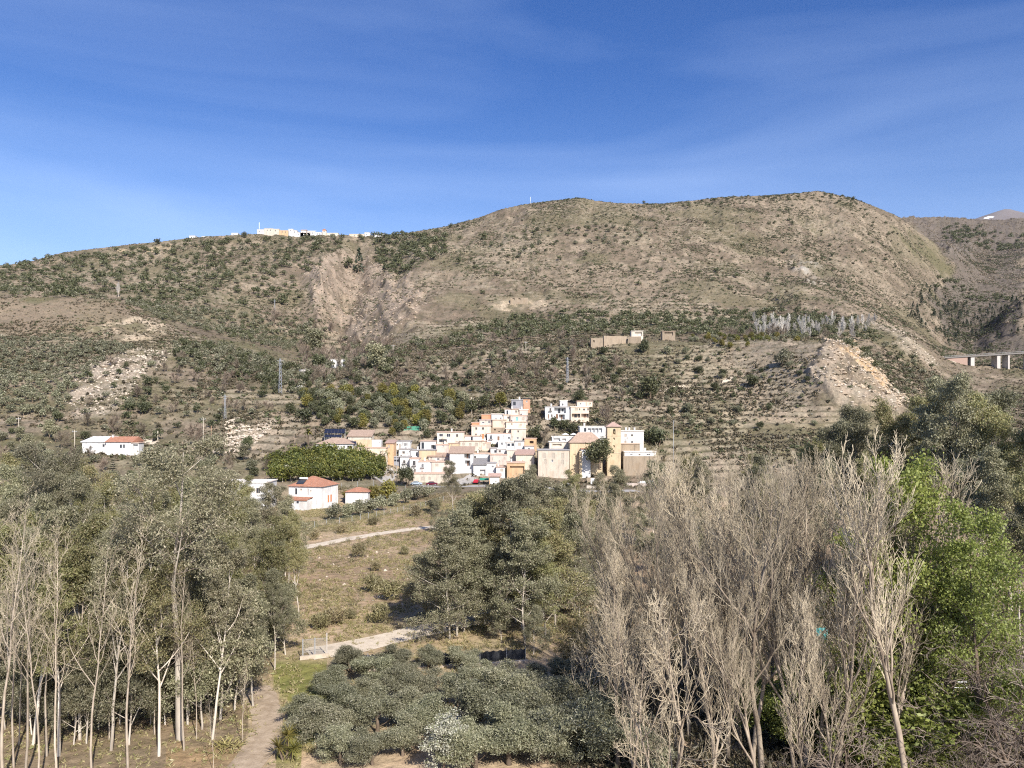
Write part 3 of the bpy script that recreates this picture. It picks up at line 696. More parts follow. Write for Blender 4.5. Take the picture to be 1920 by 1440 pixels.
FRSB = [tree(s, 5, OLV_SPEC, B_BROWN, B_DTWIG, L_FRESH, r0=.14, leaves=(12000, .32, .1, .065, .2), name='fresh_bush') for s in (85, 86)]
ALM = [tree(91, 5, OLV_SPEC, B_BROWN, B_DTWIG, L_BLOS, r0=.15, leaves=(7000, .2, .08, .07, 0), name='almond', twig_r=(.014, .008))]


def top_h(px, Y, py): return wz(py, Y) - gz(wx(px, Y), Y)


# the left eucalyptus wood: (trunk px, distance, crown top px, prototypes, label)
E = 'eucalyptus_tree'; GW = 'eucalyptus trees of the left wood'
def euc(px, Y, top, label, protos=EUC, group=GW, k=None, name=E, wide=1.0, cat='eucalyptus'):
    return put(protos, wx(px, Y), Y, max(3, top_h(px, Y, top)), label, cat, name, group, k=k, wide=wide)
INNER = 'grey-green eucalyptus standing deep inside the dense left wood'
euc(338, 63, 812, 'tallest eucalyptus of the left wood, with a thick white trunk forking halfway up', EUCT, k=0, wide=1.15)
euc(85, 80, 830, 'tall eucalyptus near the left edge with a white forked trunk showing below its round crown', EUCT, k=1, wide=1.1)
euc(122, 76, 880, 'slim pale eucalyptus just right of the white forked one near the left edge', EUCT, k=0, wide=.8)
euc(352, 66, 985, 'reddish-barked leaning eucalyptus close beside the tallest white trunk', EUC, k=0, wide=.8)
euc(535, 85, 1085, 'low eucalyptus with a bare white trunk beside the metal gate fence', EUCY, k=0)
euc(475, 70, 1075, 'eucalyptus leaning over the dirt track at the right corner of the left wood', EUC, k=2, wide=1.1)
euc(560, 100, 965, 'grey-green eucalyptus forming the right outer edge of the left wood above the gate', EUC, k=1)
euc(20, 98, 850, 'broad grey-green eucalyptus cut by the left frame edge', EUC, k=3)
euc(138, 62, 1215, 'young eucalyptus with an upright whitewashed trunk foot at the front of the wood', EUCY, k=1)
euc(162, 62.2, 1190, 'young eucalyptus with a leaning whitewashed trunk foot at the front of the wood', EUCY, k=2)
euc(242, 62, 1160, 'young eucalyptus with a white trunk foot beside the leaning brown bare tree', EUCY, k=0)
euc(282, 66, 1180, 'thin young eucalyptus just left of the tallest white trunk', EUCY, k=1)
euc(379, 65, 1120, 'young eucalyptus with a thin white trunk right of the reddish leaning one', EUCY, k=2)
euc(412, 67, 1090, 'low bushy eucalyptus at the front of the wood above the yellow cut palm leaves', EUCY, k=0, wide=1.2)
euc(440, 69, 1120, 'drooping young eucalyptus next to the bend of the dirt track', EUCY, k=1, wide=1.2)
for px, Y, top, k in ((40, 88, 870, 0), (165, 84, 905, 1), (205, 92, 900, 3), (240, 76, 950, 0), (280, 100, 880, 4), (305, 85, 890, 1), (385, 76, 895, 0), (425, 92, 925, 3), (450, 76, 1000, 1), (500, 90, 965, 2), (515, 80, 1060, 4), (480, 108, 930, 0), (380, 112, 915, 1), (0, 76, 930, 4), (-45, 88, 870, 0), (-100, 96, 850, 1), (180, 116, 870, 2), (110, 112, 860, 3), (245, 112, 880, 0), (330, 104, 880, 2), (520, 98, 985, 0), (60, 74, 950, 2), (195, 73, 980, 4), (410, 84, 970, 2), (-60, 72, 930, 3), (145, 95, 880, 4), (345, 90, 900, 3), (430, 120, 900, 2), (270, 73, 1010, 2), (30, 112, 830, 0), (540, 112, 960, 3)):
    euc(px, Y, top, INNER, EUC if k != 2 else EUCL, k=k)
for px, Y, top, k in ((395, 128, 872, 0), (430, 140, 885, 1), (465, 150, 890, 2), (505, 135, 905, 0), (535, 126, 930, 1), (300, 130, 862, 2), (60, 135, 845, 0), (230, 140, 880, 1), (150, 130, 858, 2)):
    euc(px, Y, top, 'eucalyptus at the rear of the left wood, half veiling the white houses behind', EUCL, k=k, wide=1.2, group='eucalyptus trees at the rear of the left wood')
for px, Y, top, k in ((60, 64, 1200, 0), (110, 66, 1210, 1), (185, 65, 1200, 2), (225, 66, 1190, 1), (310, 66, 1200, 0), (355, 68, 1180, 2), (395, 71, 1150, 1), (430, 74, 1130, 0), (455, 82, 1110, 2), (10, 65, 1190, 1), (160, 72, 1150, 0), (280, 78, 1130, 2), (200, 68, 1170, 0), (90, 68, 1150, 1), (320, 72, 1150, 2), (260, 70, 1180, 1), (20, 67, 1170, 2), (360, 73, 1120, 0), (470, 78, 1130, 1), (500, 86, 1120, 2)):
    euc(px, Y, top, 'low young eucalyptus filling the shade under the tall left wood', EUCY, k=k, group='young eucalyptus under the left wood')

# bare thin trees in front of it
GB = 'thin leafless trees in front of the left wood'
for px, Y, top, k, lab, w in ((4, 55, 900, 0, 'thick pale leafless tree cut by the left frame edge', 1.2), (26, 58, 985, 1, 'thin leafless tree second from the left frame edge', 1), (48, 56.5, 940, 2, 'thin leafless tree third from the left frame edge with upright twigs', 1), (72, 55.5, 1010, 0, 'straight leafless tree between two thinner ones on the far left', 1), (88, 60, 960, 1, 'fine-twigged leafless tree rising before the white forked eucalyptus', 1), (106, 57, 990, 2, 'leafless tree with a kinked pale top right of the far left cluster', 1.1), (172, 56, 970, 0, 'tall straight leafless tree with a pale trunk standing alone in front of the wood', 1.05), (240, 56, 960, 1, 'tall leafless tree with a right-leaning trunk and forked pale top', 1.1), (345, 61, 1010, 2, 'reddish leafless tree with a curved trunk beside the tallest white trunk', 1), (400, 57, 1290, 0, 'short broken leafless stem at the front edge of the wood', .8), (455, 62, 1230, 1, 'leafless thin tree at the bend of the dirt track', .9), (-15, 60, 930, 2, 'leafless tree half outside the left frame edge', 1.2), (140, 64, 1040, 1, 'faint fine-twigged leafless tree behind the straight lone one', 1), (205, 63, 1050, 2, 'fine-twigged leafless tree between the lone straight and the leaning one', 1), (290, 64, 1060, 0, 'fine-twigged leafless tree left of the tallest white trunk', 1)):
    euc(px, Y, top, lab, THIN, GB, k, 'bare_tree', w, 'bare tree')

for px, Y, top, k in ((36, 62, 1010, 2), (128, 68, 1030, 0), (188, 67, 1110, 1), (368, 63, 1090, 0)):
    euc(px, Y, top, 'thin leafless stem in the thicket of bare trees before the left wood', THIN, 'thin leafless stems before the left wood', k, 'bare_tree', .8, 'bare tree')
for px, Y, top, k, lab in ((62, 62, 925, 2, 'slim white-trunked eucalyptus with an airy crown among the far left bare trees'), (150, 63, 960, 3, 'slim white-trunked eucalyptus left of the lone straight leafless tree'), (208, 61, 985, 2, 'slim white-trunked eucalyptus between the lone straight and the right-leaning leafless trees'), (298, 60, 1000, 3, 'slim white-trunked eucalyptus just left of the tallest white trunk'), (398, 63, 1010, 2, 'slim white-trunked eucalyptus right of the reddish leaning one'), (110, 60, 1010, 3, 'slim white-trunked eucalyptus in front of the white forked one')):
    euc(px, Y, top, lab, EUC, GW, k, wide=.95)
# the middle clump
GC = 'eucalyptus trees of the middle clump'
for px, Y, top, k, lab in ((798, 98, 1030, 0, 'outermost left eucalyptus of the middle clump over the dark ground shade'), (843, 91, 965, 2, 'eucalyptus with a white trunk foot, first of three white trunks in the middle clump'), (857, 92, 940, 3, 'eucalyptus with a white trunk foot, second of three white trunks in the middle clump'), (870, 94, 950, 2, 'eucalyptus with a white trunk foot, third of three white trunks in the middle clump'), (908, 96, 1010, 3, 'eucalyptus with a thin curved white trunk in the middle clump'), (945, 101, 905, 1, 'tall eucalyptus leaning left across the middle clump'), (968, 98, 895, 0, 'highest eucalyptus in the middle clump with a dark crown'), (1003, 106, 885, 4, 'tall eucalyptus behind the dark stems of the middle clump'), (985, 89, 960, 0, 'dark-stemmed eucalyptus behind the long black screen'), (1022, 92, 980, 1, 'eucalyptus hanging over the right end of the long black screen'), (1052, 112, 905, 4, 'eucalyptus at the right rear of the middle clump'), (1085, 100, 960, 0, 'eucalyptus touching the bare poplars at the right of the middle clump'), (955, 121, 930, 3, 'pale eucalyptus rear of the middle clump near the bright bank'), (1105, 116, 935, 1, 'rearmost right eucalyptus beside the middle clump'), (925, 104, 915, 0, 'broad eucalyptus in the heart of the middle clump'), (1040, 96, 930, 1, 'eucalyptus with a rounded crown near the right side of the middle clump'), (1070, 108, 920, 3, 'pale-barked eucalyptus behind the right side of the middle clump'), (880, 104, 940, 2, 'eucalyptus behind the three white trunks of the middle clump')):
    euc(px, Y, top, lab, EUCL, GC, 1 if k in (2, 3) else (0, 2)[k % 2], wide=1.25)
euc(1000, 85, 1130, 'low bushy eucalyptus draped before the right end of the black screen', EUCY, GC, 1, wide=1.1)
euc(940, 90, 1110, 'drooping pale low eucalyptus before the dark shade of the middle clump', EUCY, GC, 2)
GM = 'eucalyptus trees below the village'
for i, (px, Y, top, k, lab) in enumerate(((850, 196, 862, 0, 'open-crowned tree standing in front of the village walls above the ramp'), (995, 172, 872, 1, 'eucalyptus hiding the foot of the village right of the orange garage'), (1060, 168, 880, 2, 'eucalyptus below the beige building with three tall windows'), (1120, 160, 885, 3, 'eucalyptus below the church and its dark evergreen'), (1175, 152, 872, 4, 'eucalyptus beneath the church tower'), (1225, 172, 862, 0, 'eucalyptus right of the low white building below the tower'), (1275, 150, 845, 1, 'eucalyptus beside the thin mast right of the village'), (1330, 142, 855, 4, 'eucalyptus behind the first tall bare poplars'), (1400, 152, 850, 2, 'eucalyptus behind the middle of the bare poplars'), (900, 178, 915, 3, 'small eucalyptus below the grey garage shed'), (820, 172, 935, 1, 'small eucalyptus on the bank left below the village road'), (1150, 128, 925, 4, 'eucalyptus over the white sign below the church'), (1250, 125, 935, 3, 'eucalyptus glimpsed between the left bare poplars'))):
    euc(px, Y, top, lab, EUC if i % 3 == 0 else EUCL, GM, k % 3, wide=1.1)
GR = 'tall eucalyptus trees behind the bare poplars on the right'
for i, (px, Y, top, k) in enumerate(((1430, 126, 850, 0), (1500, 131, 815, 1), (1560, 121, 785, 4), (1620, 121, 758, 0), (1680, 116, 745, 1), (1742, 111, 705, 2), (1792, 106, 700, 0), (1842, 111, 725, 4), (1895, 101, 735, 1), (1935, 96, 722, 3), (1862, 91, 835, 2), (1912, 86, 905, 4), (1705, 126, 725, 3), (1590, 136, 768, 4), (1960, 84, 880, 1), (1660, 104, 850, 1), (1540, 108, 860, 0), (1460, 112, 890, 3), (1380, 116, 920, 1), (1320, 112, 950, 0), (1250, 105, 980, 4), (1200, 110, 960, 2))):
    lab = {5: 'highest eucalyptus on the right, its broad top just left of the far bridge', 6: 'broad olive-grey eucalyptus right below the far bridge', 2: 'brownish eucalyptus in front of the pale quarry-like cliff', 11: 'grey eucalyptus lit from the right behind the bright green tree', 12: 'grey eucalyptus at the right frame edge above the dark bare shrub'}.get(i, 'grey-green eucalyptus in the tall stand behind the bare poplars on the right')
    euc(px, Y, top, lab, EUC, GR, k, wide=1.0)

# bare poplars on the right
GP = 'leafless poplars on the right'
POPL = [(1170, 62, 960, 0, POP, 'leafless poplar third from the left of the right stand'), (1268, 61, 900, 2, POP, 'leafless poplar between the one right of the mast and the straight slim-trunked one'), (1365, 59, 850, 3, POP, 'leafless poplar just left of the broad pale-topped one'), (1412, 58, 845, 1, POP, 'leafless poplar just right of the broad pale-topped one'), (1490, 56, 880, 2, POP, 'leafless poplar left of the multi-stemmed one'), (1535, 57, 860, 0, POP, 'leafless poplar right of the multi-stemmed one'), (1675, 53, 900, 0, POP, 'leafless poplar standing close left of the tallest trunk'), (1098, 66, 1130, 2, POP, 'low leafless poplar leaning over the bank at the far left of the right stand'), (1140, 67, 1000, 3, POP, 'twiggy leafless poplar between the two left ends of the right stand'), (1225, 70, 930, 1, POP, 'leafless poplar just behind the one left of the thin mast'), (1318, 68, 890, 0, POP, 'leafless poplar between the straight dark-stemmed and the forked one'), (1450, 66, 900, 3, POP, 'leafless poplar right behind the fan-shaped one'), (1122, 64, 1080, 0, POP, 'short fine-twigged leafless poplar, leftmost of the right stand'), (1152, 60, 1010, 1, POP, 'leafless poplar with a bent lower trunk at the left of the right stand'), (1203, 65, 905, 2, POP, 'leafless poplar with a dense pale top below the thin mast'), (1243, 58, 885, 3, POP, 'tall leafless poplar just right of the thin mast'), (1292, 63, 862, 0, POP, 'straight leafless poplar with a slim dark trunk in the right stand'), (1342, 57, 872, 1, POP, 'leafless poplar with forked trunk left of the broad pale-topped one'), (1388, 61, 835, 2, POP, 'broad leafless poplar with the palest, densest top of the right stand'), (1432, 55, 835, 0, FAN, 'leafless poplar spreading like a fan in the middle of the right stand'), (1472, 64, 868, 3, POP, 'leafless poplar behind the multi-stemmed one'), (1512, 58, 850, 1, FAN, 'multi-stemmed leafless poplar with thick upright limbs'), (1562, 53, 905, 1, POP, 'leafless poplar with several parallel pale stems beside the bright green foliage'), (1605, 61, 868, 0, POP, 'leafless poplar rising in front of the bright green tree top'), (1652, 56, 915, 2, POP, 'leafless poplar left of the tallest right trunk'), (1702, 49, 808, 0, FAN, 'tallest leafless poplar with a thick clean trunk and a side crown swept right'), (1778, 55, 852, 3, POP, 'slanting leafless poplar at the right edge of the stand'), (1185, 54, 1090, 3, POP, 'low leafless poplar with curved branches before the olive trees'), (1262, 52, 1060, 0, POP, 'lower leafless poplar left of the broad pale one'), (1330, 50.5, 1100, 1, POP, 'lower leafless poplar with thick bare foot near the bottom edge'), (1425, 50, 1060, 2, POP, 'lower leafless poplar below the fan-shaped one'), (1500, 48.5, 1100, 3, POP, 'lower leafless poplar with a thin leaning trunk near the bottom edge'), (1560, 50, 1130, 0, POP, 'lower leafless poplar before the dark green bushes'), (1225, 49, 1180, 2, POP, 'lowest leafless tree with an arched pale limb near the bottom edge'), (1380, 69, 930, 1, POP, 'leafless poplar seen through the stand above the turquoise tarpaulin'), (1540, 70, 900, 2, POP, 'leafless poplar behind the multi-stemmed one near the green tree'), (1640, 72, 980, 3, POP, 'leafless poplar among the fresh green leaves'), (1290, 74, 960, 2, POP, 'leafless poplar at the back of the stand below the village end'), (1175, 74, 1010, 0, POP, 'leafless poplar at the back left of the stand')]
for px, Y, top, k, pr, lab in POPL:
    if top > 1040 and px < 1300: pr, k = SUCK, k % 3
    euc(px, Y, top, lab, pr, GP, k, 'bare_poplar', .97 if pr is not SUCK else .8, 'bare poplar')
for px, Y, top, k, lab in ((1885, 52, 1150, 0, 'dark leafless spreading tree over the white railing at the right edge'), (1945, 50, 1180, 1, 'dark leafless tree cut by the right frame edge'), (1850, 57, 1240, 1, 'low dark leafless shrub beside the white railing'), (1620, 50, 1330, 0, 'low leafless shrub at the bottom edge among the green bushes'), (1110, 70, 1240, 1, 'low reddish leafless shrub on the bank right of the black screen'), (1780, 50, 1360, 1, 'leafless shrub in the bottom right corner')):
    euc(px, Y, top, lab, SHRB, 'dark leafless shrubs', k, 'bare_shrub', 1.15, 'shrub')
for px, Y, top, k, lab, w in ((1632, 57, 842, 0, 'bright fresh-green tree top pushing up between the bare poplars', .9), (1690, 74, 960, 1, 'bright fresh-green tree behind the tallest poplar trunk', 1.0), (1770, 58, 1010, 0, 'wide bright green tree right of the tallest poplar trunk', 1.1), (1832, 52.5, 935, 1, 'bright green tree crown standing clear at the right against grey eucalyptus', .95), (1852, 63, 1050, 0, 'bright green tree lowest on the right above the dark bare shrub', 1.0)):
    euc(px, Y, top, lab, FRS, 'fresh-green trees on the right', k, 'leafy_tree', w, 'leafy tree')
for px, Y, top, k in ((1650, 57, 1250, 0), (1700, 56, 1230, 1), (1740, 55, 1300, 0), (1780, 58, 1290, 1), (1600, 62, 1200, 0), (1560, 64, 1250, 1), (1690, 53, 1350, 0), (1820, 60, 1330, 1), (1730, 63, 1210, 1), (1500, 60, 1300, 0), (1420, 62, 1270, 1)):
    euc(px, Y, top, 'bright green leafy bush in the thicket under the bare poplars and the white railing', FRSB, 'green bushes under the poplars', k, 'leafy_bush', 1.4, 'bush')

# olive grove at the bottom
GO = 'olive trees of the grove in front'
OL = [(575, 66, 'olive tree at the left end of the front grove beside the track, its trunk showing'), (660, 79, 'olive tree before the left black screen'), (700, 76, 'olive tree at the top of the grove between the two black screens'), (745, 79, 'olive tree behind the grove centre below the left black screen'), (800, 80, 'small olive tree at the foot of the long black screen'), (868, 79, 'small round olive tree standing alone on the open grass below the long screen'), (905, 75, 'olive tree beside the bright stone bank and the grey road'), (625, 73, 'olive tree on the left edge of the grove near the black screen corner'), (640, 68, None), (690, 70, None), (740, 71, None), (785, 72, None), (600, 62, None), (655, 63, None), (710, 64, None), (765, 66, None), (640, 58.5, None), (700, 58.5, None), (755, 60, None), (800, 64, None), (960, 70, 'dark olive tree just right of the grey road'), (1005, 75, 'olive tree before the bank right of the stone wall'), (1050, 76, 'olive tree under the bare shrubs right of the stone wall'), (935, 63, 'dark olive tree right of the blossoming almond'), (985, 65, None), (1035, 66, None), (1085, 69, None), (955, 58.5, None), (1010, 59, None), (1065, 60, None), (1115, 61, None), (1130, 66, None), (895, 57.5, None), (858, 70, 'olive tree just above the blossoming almond'), (920, 60, 'olive tree between the blossoming almond and the dark olive mass'), (1160, 57, None)]
for i, (px, Y, lab) in enumerate(OL):
    h = 3.3 + rnd.uniform(-.5, .7) + (1.2 if px > 920 else 0)
    if Y > 72.5: h = 2.7 if px > 780 else 3.2
    put(OLV, wx(px, Y), Y, h, lab or ('silvery olive tree in the thick of the front grove left of the almond blossom' if px < 880 else 'dark olive tree in the shaded mass right of the almond blossom'), 'olive tree', 'olive_tree', GO, k=i % 3, wide=1.65)
put(ALM, wx(832, 57.6), 57.6, 4.9, 'small tree covered in white blossom at the bottom edge among the olives', 'almond tree', 'blossoming_tree', wide=1.1)
# ------------------------------------------------------------------ vegetation of the slopes
far = {
 'olive': [blob(300 + i, 5.2, 4.6, 220, .42, L_OLIVE, B_BROWN, .2, 12, name='olive_tree') for i in range(4)],
 'oak': [blob(310 + i, 5.6, 5.0, 230, .42, L_DARK, B_BROWN, .12, 13, name='evergreen_tree') for i in range(4)],
 'bush': [blob(320 + i, 3.4, 2.4, 150, .32, L_SCRUB, B_BROWN, .02, 10, name='bush') for i in range(4)],
 'conifer': [blob(330 + i, 5.0, 11, 300, .5, L_CONI, B_BROWN, .06, 26, cone=True, name='conifer') for i in range(3)],
 'bare': [haze_tree(340 + i, 6, 6.5, 300, L_HAZE, B_BROWN, 'leafless_tree', r=.045) for i in range(3)],
 'white': [haze_tree(350 + i, 3, 17, 260, L_WHITEB, B_EUCW, 'white_poplar', True, r=.07) for i in range(3)],
 'citrus': [blob(360 + i, 5.6, 5.0, 900, .27, L_CIT, B_EUCW, .12, 16, name='citrus_tree', trunk_r=.12) for i in range(3)],
 'bigdark': [blob(370 + i, 8, 9, 2600, .26, L_DARK, B_BROWN, .08, 22, name='evergreen_tree') for i in range(2)],
 'bigolive': [blob(374 + i, 6, 5, 1300, .25, L_OLIVE, B_BROWN, .15, 16, name='olive_tree') for i in range(3)],
 'yellow': [blob(378 + i, 6, 5.5, 1300, .27, L_YEL, B_BROWN, .12, 16, name='yellowish_tree') for i in range(2)],
 'midoak': [blob(380 + i, 6, 5.4, 1100, .27, L_DARK, B_BROWN, .1, 16, name='evergreen_tree') for i in range(3)],
 'greyeuc': [blob(384 + i, 7, 9, 1500, .3, L_EUC, B_BROWN, .1, 18, name='grey_tree') for i in range(2)],
 'midbare': [haze_tree(388 + i, 8, 8.5, 420, L_HAZE, B_BROWN, 'leafless_tree', r=.04) for i in range(2)],
}
BASE = {'olive': 4.6, 'oak': 5, 'bush': 2.4, 'conifer': 11, 'bare': 6.5, 'white': 17, 'citrus': 5, 'bigdark': 9, 'bigolive': 5, 'yellow': 5.5, 'midoak': 5.4, 'greyeuc': 9, 'midbare': 8.5}
NAME = {'olive': ('olive_tree', 'olive tree'), 'oak': ('evergreen_tree', 'tree'), 'bush': ('hillside_bush', 'bush'), 'conifer': ('conifer', 'conifer'), 'bare': ('leafless_tree', 'leafless tree'), 'white': ('white_poplar', 'poplar'), 'citrus': ('citrus_tree', 'citrus tree'), 'bigdark': ('evergreen_tree', 'tree'), 'bigolive': ('olive_tree', 'olive tree'), 'yellow': ('yellowish_tree', 'tree'), 'midoak': ('evergreen_tree', 'tree'), 'greyeuc': ('grey_tree', 'tree'), 'midbare': ('leafless_tree', 'leafless tree')}


def ft(kind, px, py, h_px, label, group=None, sz=None, wide=None):
    """a tree on the slope: base pixel, height in pixels"""
    X, Y, z = hit(px, py); s = h_px / F * Y / BASE[kind]; n, c = NAME[kind]
    return put1(far[kind][rnd.randrange(len(far[kind]))], X, Y, s if wide is None else wide * s, label, c, n, group, z=z, sz=(1 if wide is None else 1 / wide))


# trees one can single out
for kind, px, py, h, lab in (
    ('conifer', 673, 513, 50, 'tall dark pine standing alone above the bare ravine cliffs'), ('oak', 653, 505, 24, 'dark round tree clump touching the tall pine above the ravine cliffs'),
    ('oak', 295, 459, 15, 'large round tree on the left skyline'), ('oak', 1076, 371, 9, 'small dark tree on the knoll of the skyline'), ('oak', 988, 383, 9, 'round tree on the skyline beside the thin white post'),
    ('oak', 845, 428, 11, 'dark tree on the skyline left of the main summit slope'), ('oak', 1207, 382, 7, 'dark tree on the skyline saddle right of the knoll'), ('oak', 458, 447, 13, 'dark tree crown at the left end of the hilltop village'),
    ('oak', 861, 494, 14, 'round dark tree alone on the rocky slope right of the ravine'), ('oak', 1472, 477, 13, 'round dark tree alone high on the right slope above the grey outcrop'), ('oak', 1452, 421, 8, 'left of two round trees just under the right summit'), ('oak', 1485, 423, 10, 'right of two round trees just under the right summit'),
    ('oak', 1560, 482, 9, 'round dark bush right of the grey outcrop on the upper right slope'), ('oak', 908, 450, 16, 'broad dark bush clump high on the middle slope'), ('midoak', 1207, 662, 28, 'large round evergreen in front of the long ruined wall'), ('bigolive', 1467, 688, 36, 'big grey-green round tree at the top left of the orange cliff'),
    ('midoak', 1340, 733, 20, 'round dark bush at the end of the pale path on the tan slope'), ('midoak', 1311, 700, 18, 'round tree above the pale path on the tan slope'), ('midoak', 1218, 748, 52, 'tall dark green tree clump on the bank right above the village'), ('midoak', 1260, 740, 18, 'dark bush on the bank beside the pale track end'),
    ('bigolive', 1252, 664, 17, 'olive tree right of the large round evergreen by the ruined wall'), ('bigolive', 1284, 664, 15, 'olive tree third from the ruined wall on its terrace'), ('midoak', 1312, 677, 14, 'small round tree below the citrus terrace on the tan slope'), ('midoak', 1356, 708, 20, 'green bush right of the small round tree on the tan slope'),
    ('midoak', 1414, 727, 30, 'green tree on the tan slope below the big grey-green tree'), ('bigolive', 1292, 775, 22, 'olive tree on the lowest terrace right of the church tower'), ('midoak', 1257, 775, 17, 'dark round bush on the lowest terrace right of the church tower'), ('bigolive', 1385, 775, 16, 'round bush on the terrace below the tan slope'),
    ('bigdark', 463, 846, 34, 'round dark evergreen beside the stony bank left of the solar house'), ('midoak', 572, 796, 38, 'dark tree at the terrace left of the solar panels'), ('midoak', 545, 778, 26, 'dark tree standing above the stony bank'), ('midoak', 268, 777, 28, 'green tree on the terrace above the white farmhouse'), ('bigolive', 243, 765, 22, 'grey bush left of the green tree above the farmhouse'),
    ('midoak', 108, 792, 26, 'green tree at the foot of the stony spur on the left'), ('bigolive', 20, 800, 20, 'dark olive bush near the left edge of the dry field'), ('midbare', 212, 815, 38, 'brownish leafless tree right behind the white farmhouse'), ('midbare', 362, 838, 46, 'rounded tan leafless tree between the two utility poles'), ('midoak', 160, 826, 22, 'green bush by the left end of the farmhouse'),
    ('midbare', 168, 858, 24, 'grey leafless tree in front of the farmhouse'), ('bigolive', 285, 690, 16, 'round grey bush on top of the stony spur'), ('midoak', 255, 745, 20, 'dark green bush in the middle of the stony spur terraces'), ('midoak', 417, 742, 10, 'small round bush on the bare left terrace'), ('midoak', 185, 752, 9, 'tiny round bush on the stony spur'),
    ('midbare', 1135, 800, 42, 'big leafless tree behind the church tower'), ('bigdark', 1085, 760, 36, 'dark tree mass behind the peach house with the porch'), ('yellow', 939, 763, 30, 'yellow-green tree above the brick shed'), ('midoak', 905, 765, 30, 'dark tree left of the yellow-green tree above the village'),
    ('midoak', 1003, 830, 38, 'dark bushy tree squeezed between the village stack and the beige building'), ('midbare', 1022, 838, 40, 'tangled leafless tree behind the beige building'), ('midoak', 1040, 805, 26, 'dark bush below the white house with the loggia'), ('midoak', 1075, 812, 22, 'dark bush below the peach porch'), ('midoak', 1058, 808, 26, 'grey bush between the white house and the peach house gardens'),
    ('bigdark', 762, 912, 46, 'dark broad tree in front of the white houses at the lane mouth'), ('yellow', 728, 938, 42, 'yellow-green citrus tree by the lane mouth'), ('yellow', 700, 940, 34, 'yellow-green bush right of the small red-roofed outbuilding'), ('yellow', 648, 938, 20, 'yellow-green bush between the red-roofed villa and its outbuilding'), ('midoak', 668, 942, 18, 'trimmed round bush before the small red-roofed outbuilding'),
    ('midoak', 1235, 838, 44, 'dark tree group right of the white house by the church'), ('midoak', 1215, 830, 30, 'dark bush behind the white house by the church'), ('yellow', 735, 818, 18, 'yellowish hedge bush below the green shed'), ('midoak', 748, 812, 26, 'dark tree left of the green shed'), ('midoak', 800, 822, 20, 'dark bush right of the green shed'),
    ('midoak', 884, 775, 30, 'dark tree beside the pole on the bank above the village'), ('midbare', 997, 800, 26, 'reddish leafless bush beside the stacked pink houses'), ('greyeuc', 705, 698, 62, 'large grey tree in the ravine mouth right of the small white house'), ('greyeuc', 590, 668, 60, 'grey tree mass at the left of the ravine mouth'), ('midoak', 600, 690, 30, 'dark tree behind the white house in the ravine'),
    ('bigolive', 540, 900, 30, 'rounded grey tree left of the citrus orchard'), ('midbare', 515, 612, 34, 'brown leafless tree on the left grove slope'), ('white', 222, 557, 30, 'single white-stemmed poplar on the left slope'), ('oak', 1340, 378, 8, 'dark bush on the skyline right of the saddle'), ('oak', 1600, 376, 8, 'dark bush on the skyline right of the summit'), ('oak', 1580, 370, 6, 'low dark bush capping the right summit'),
):
    ft(kind, px, py, h, lab)

put1(far['bigdark'][0], wx(1123, 284.5), 284.5, 74 / F * 284.5 / 9, 'large dark evergreen in the church forecourt', 'tree', 'evergreen_tree', z=wz(877, 284.5))
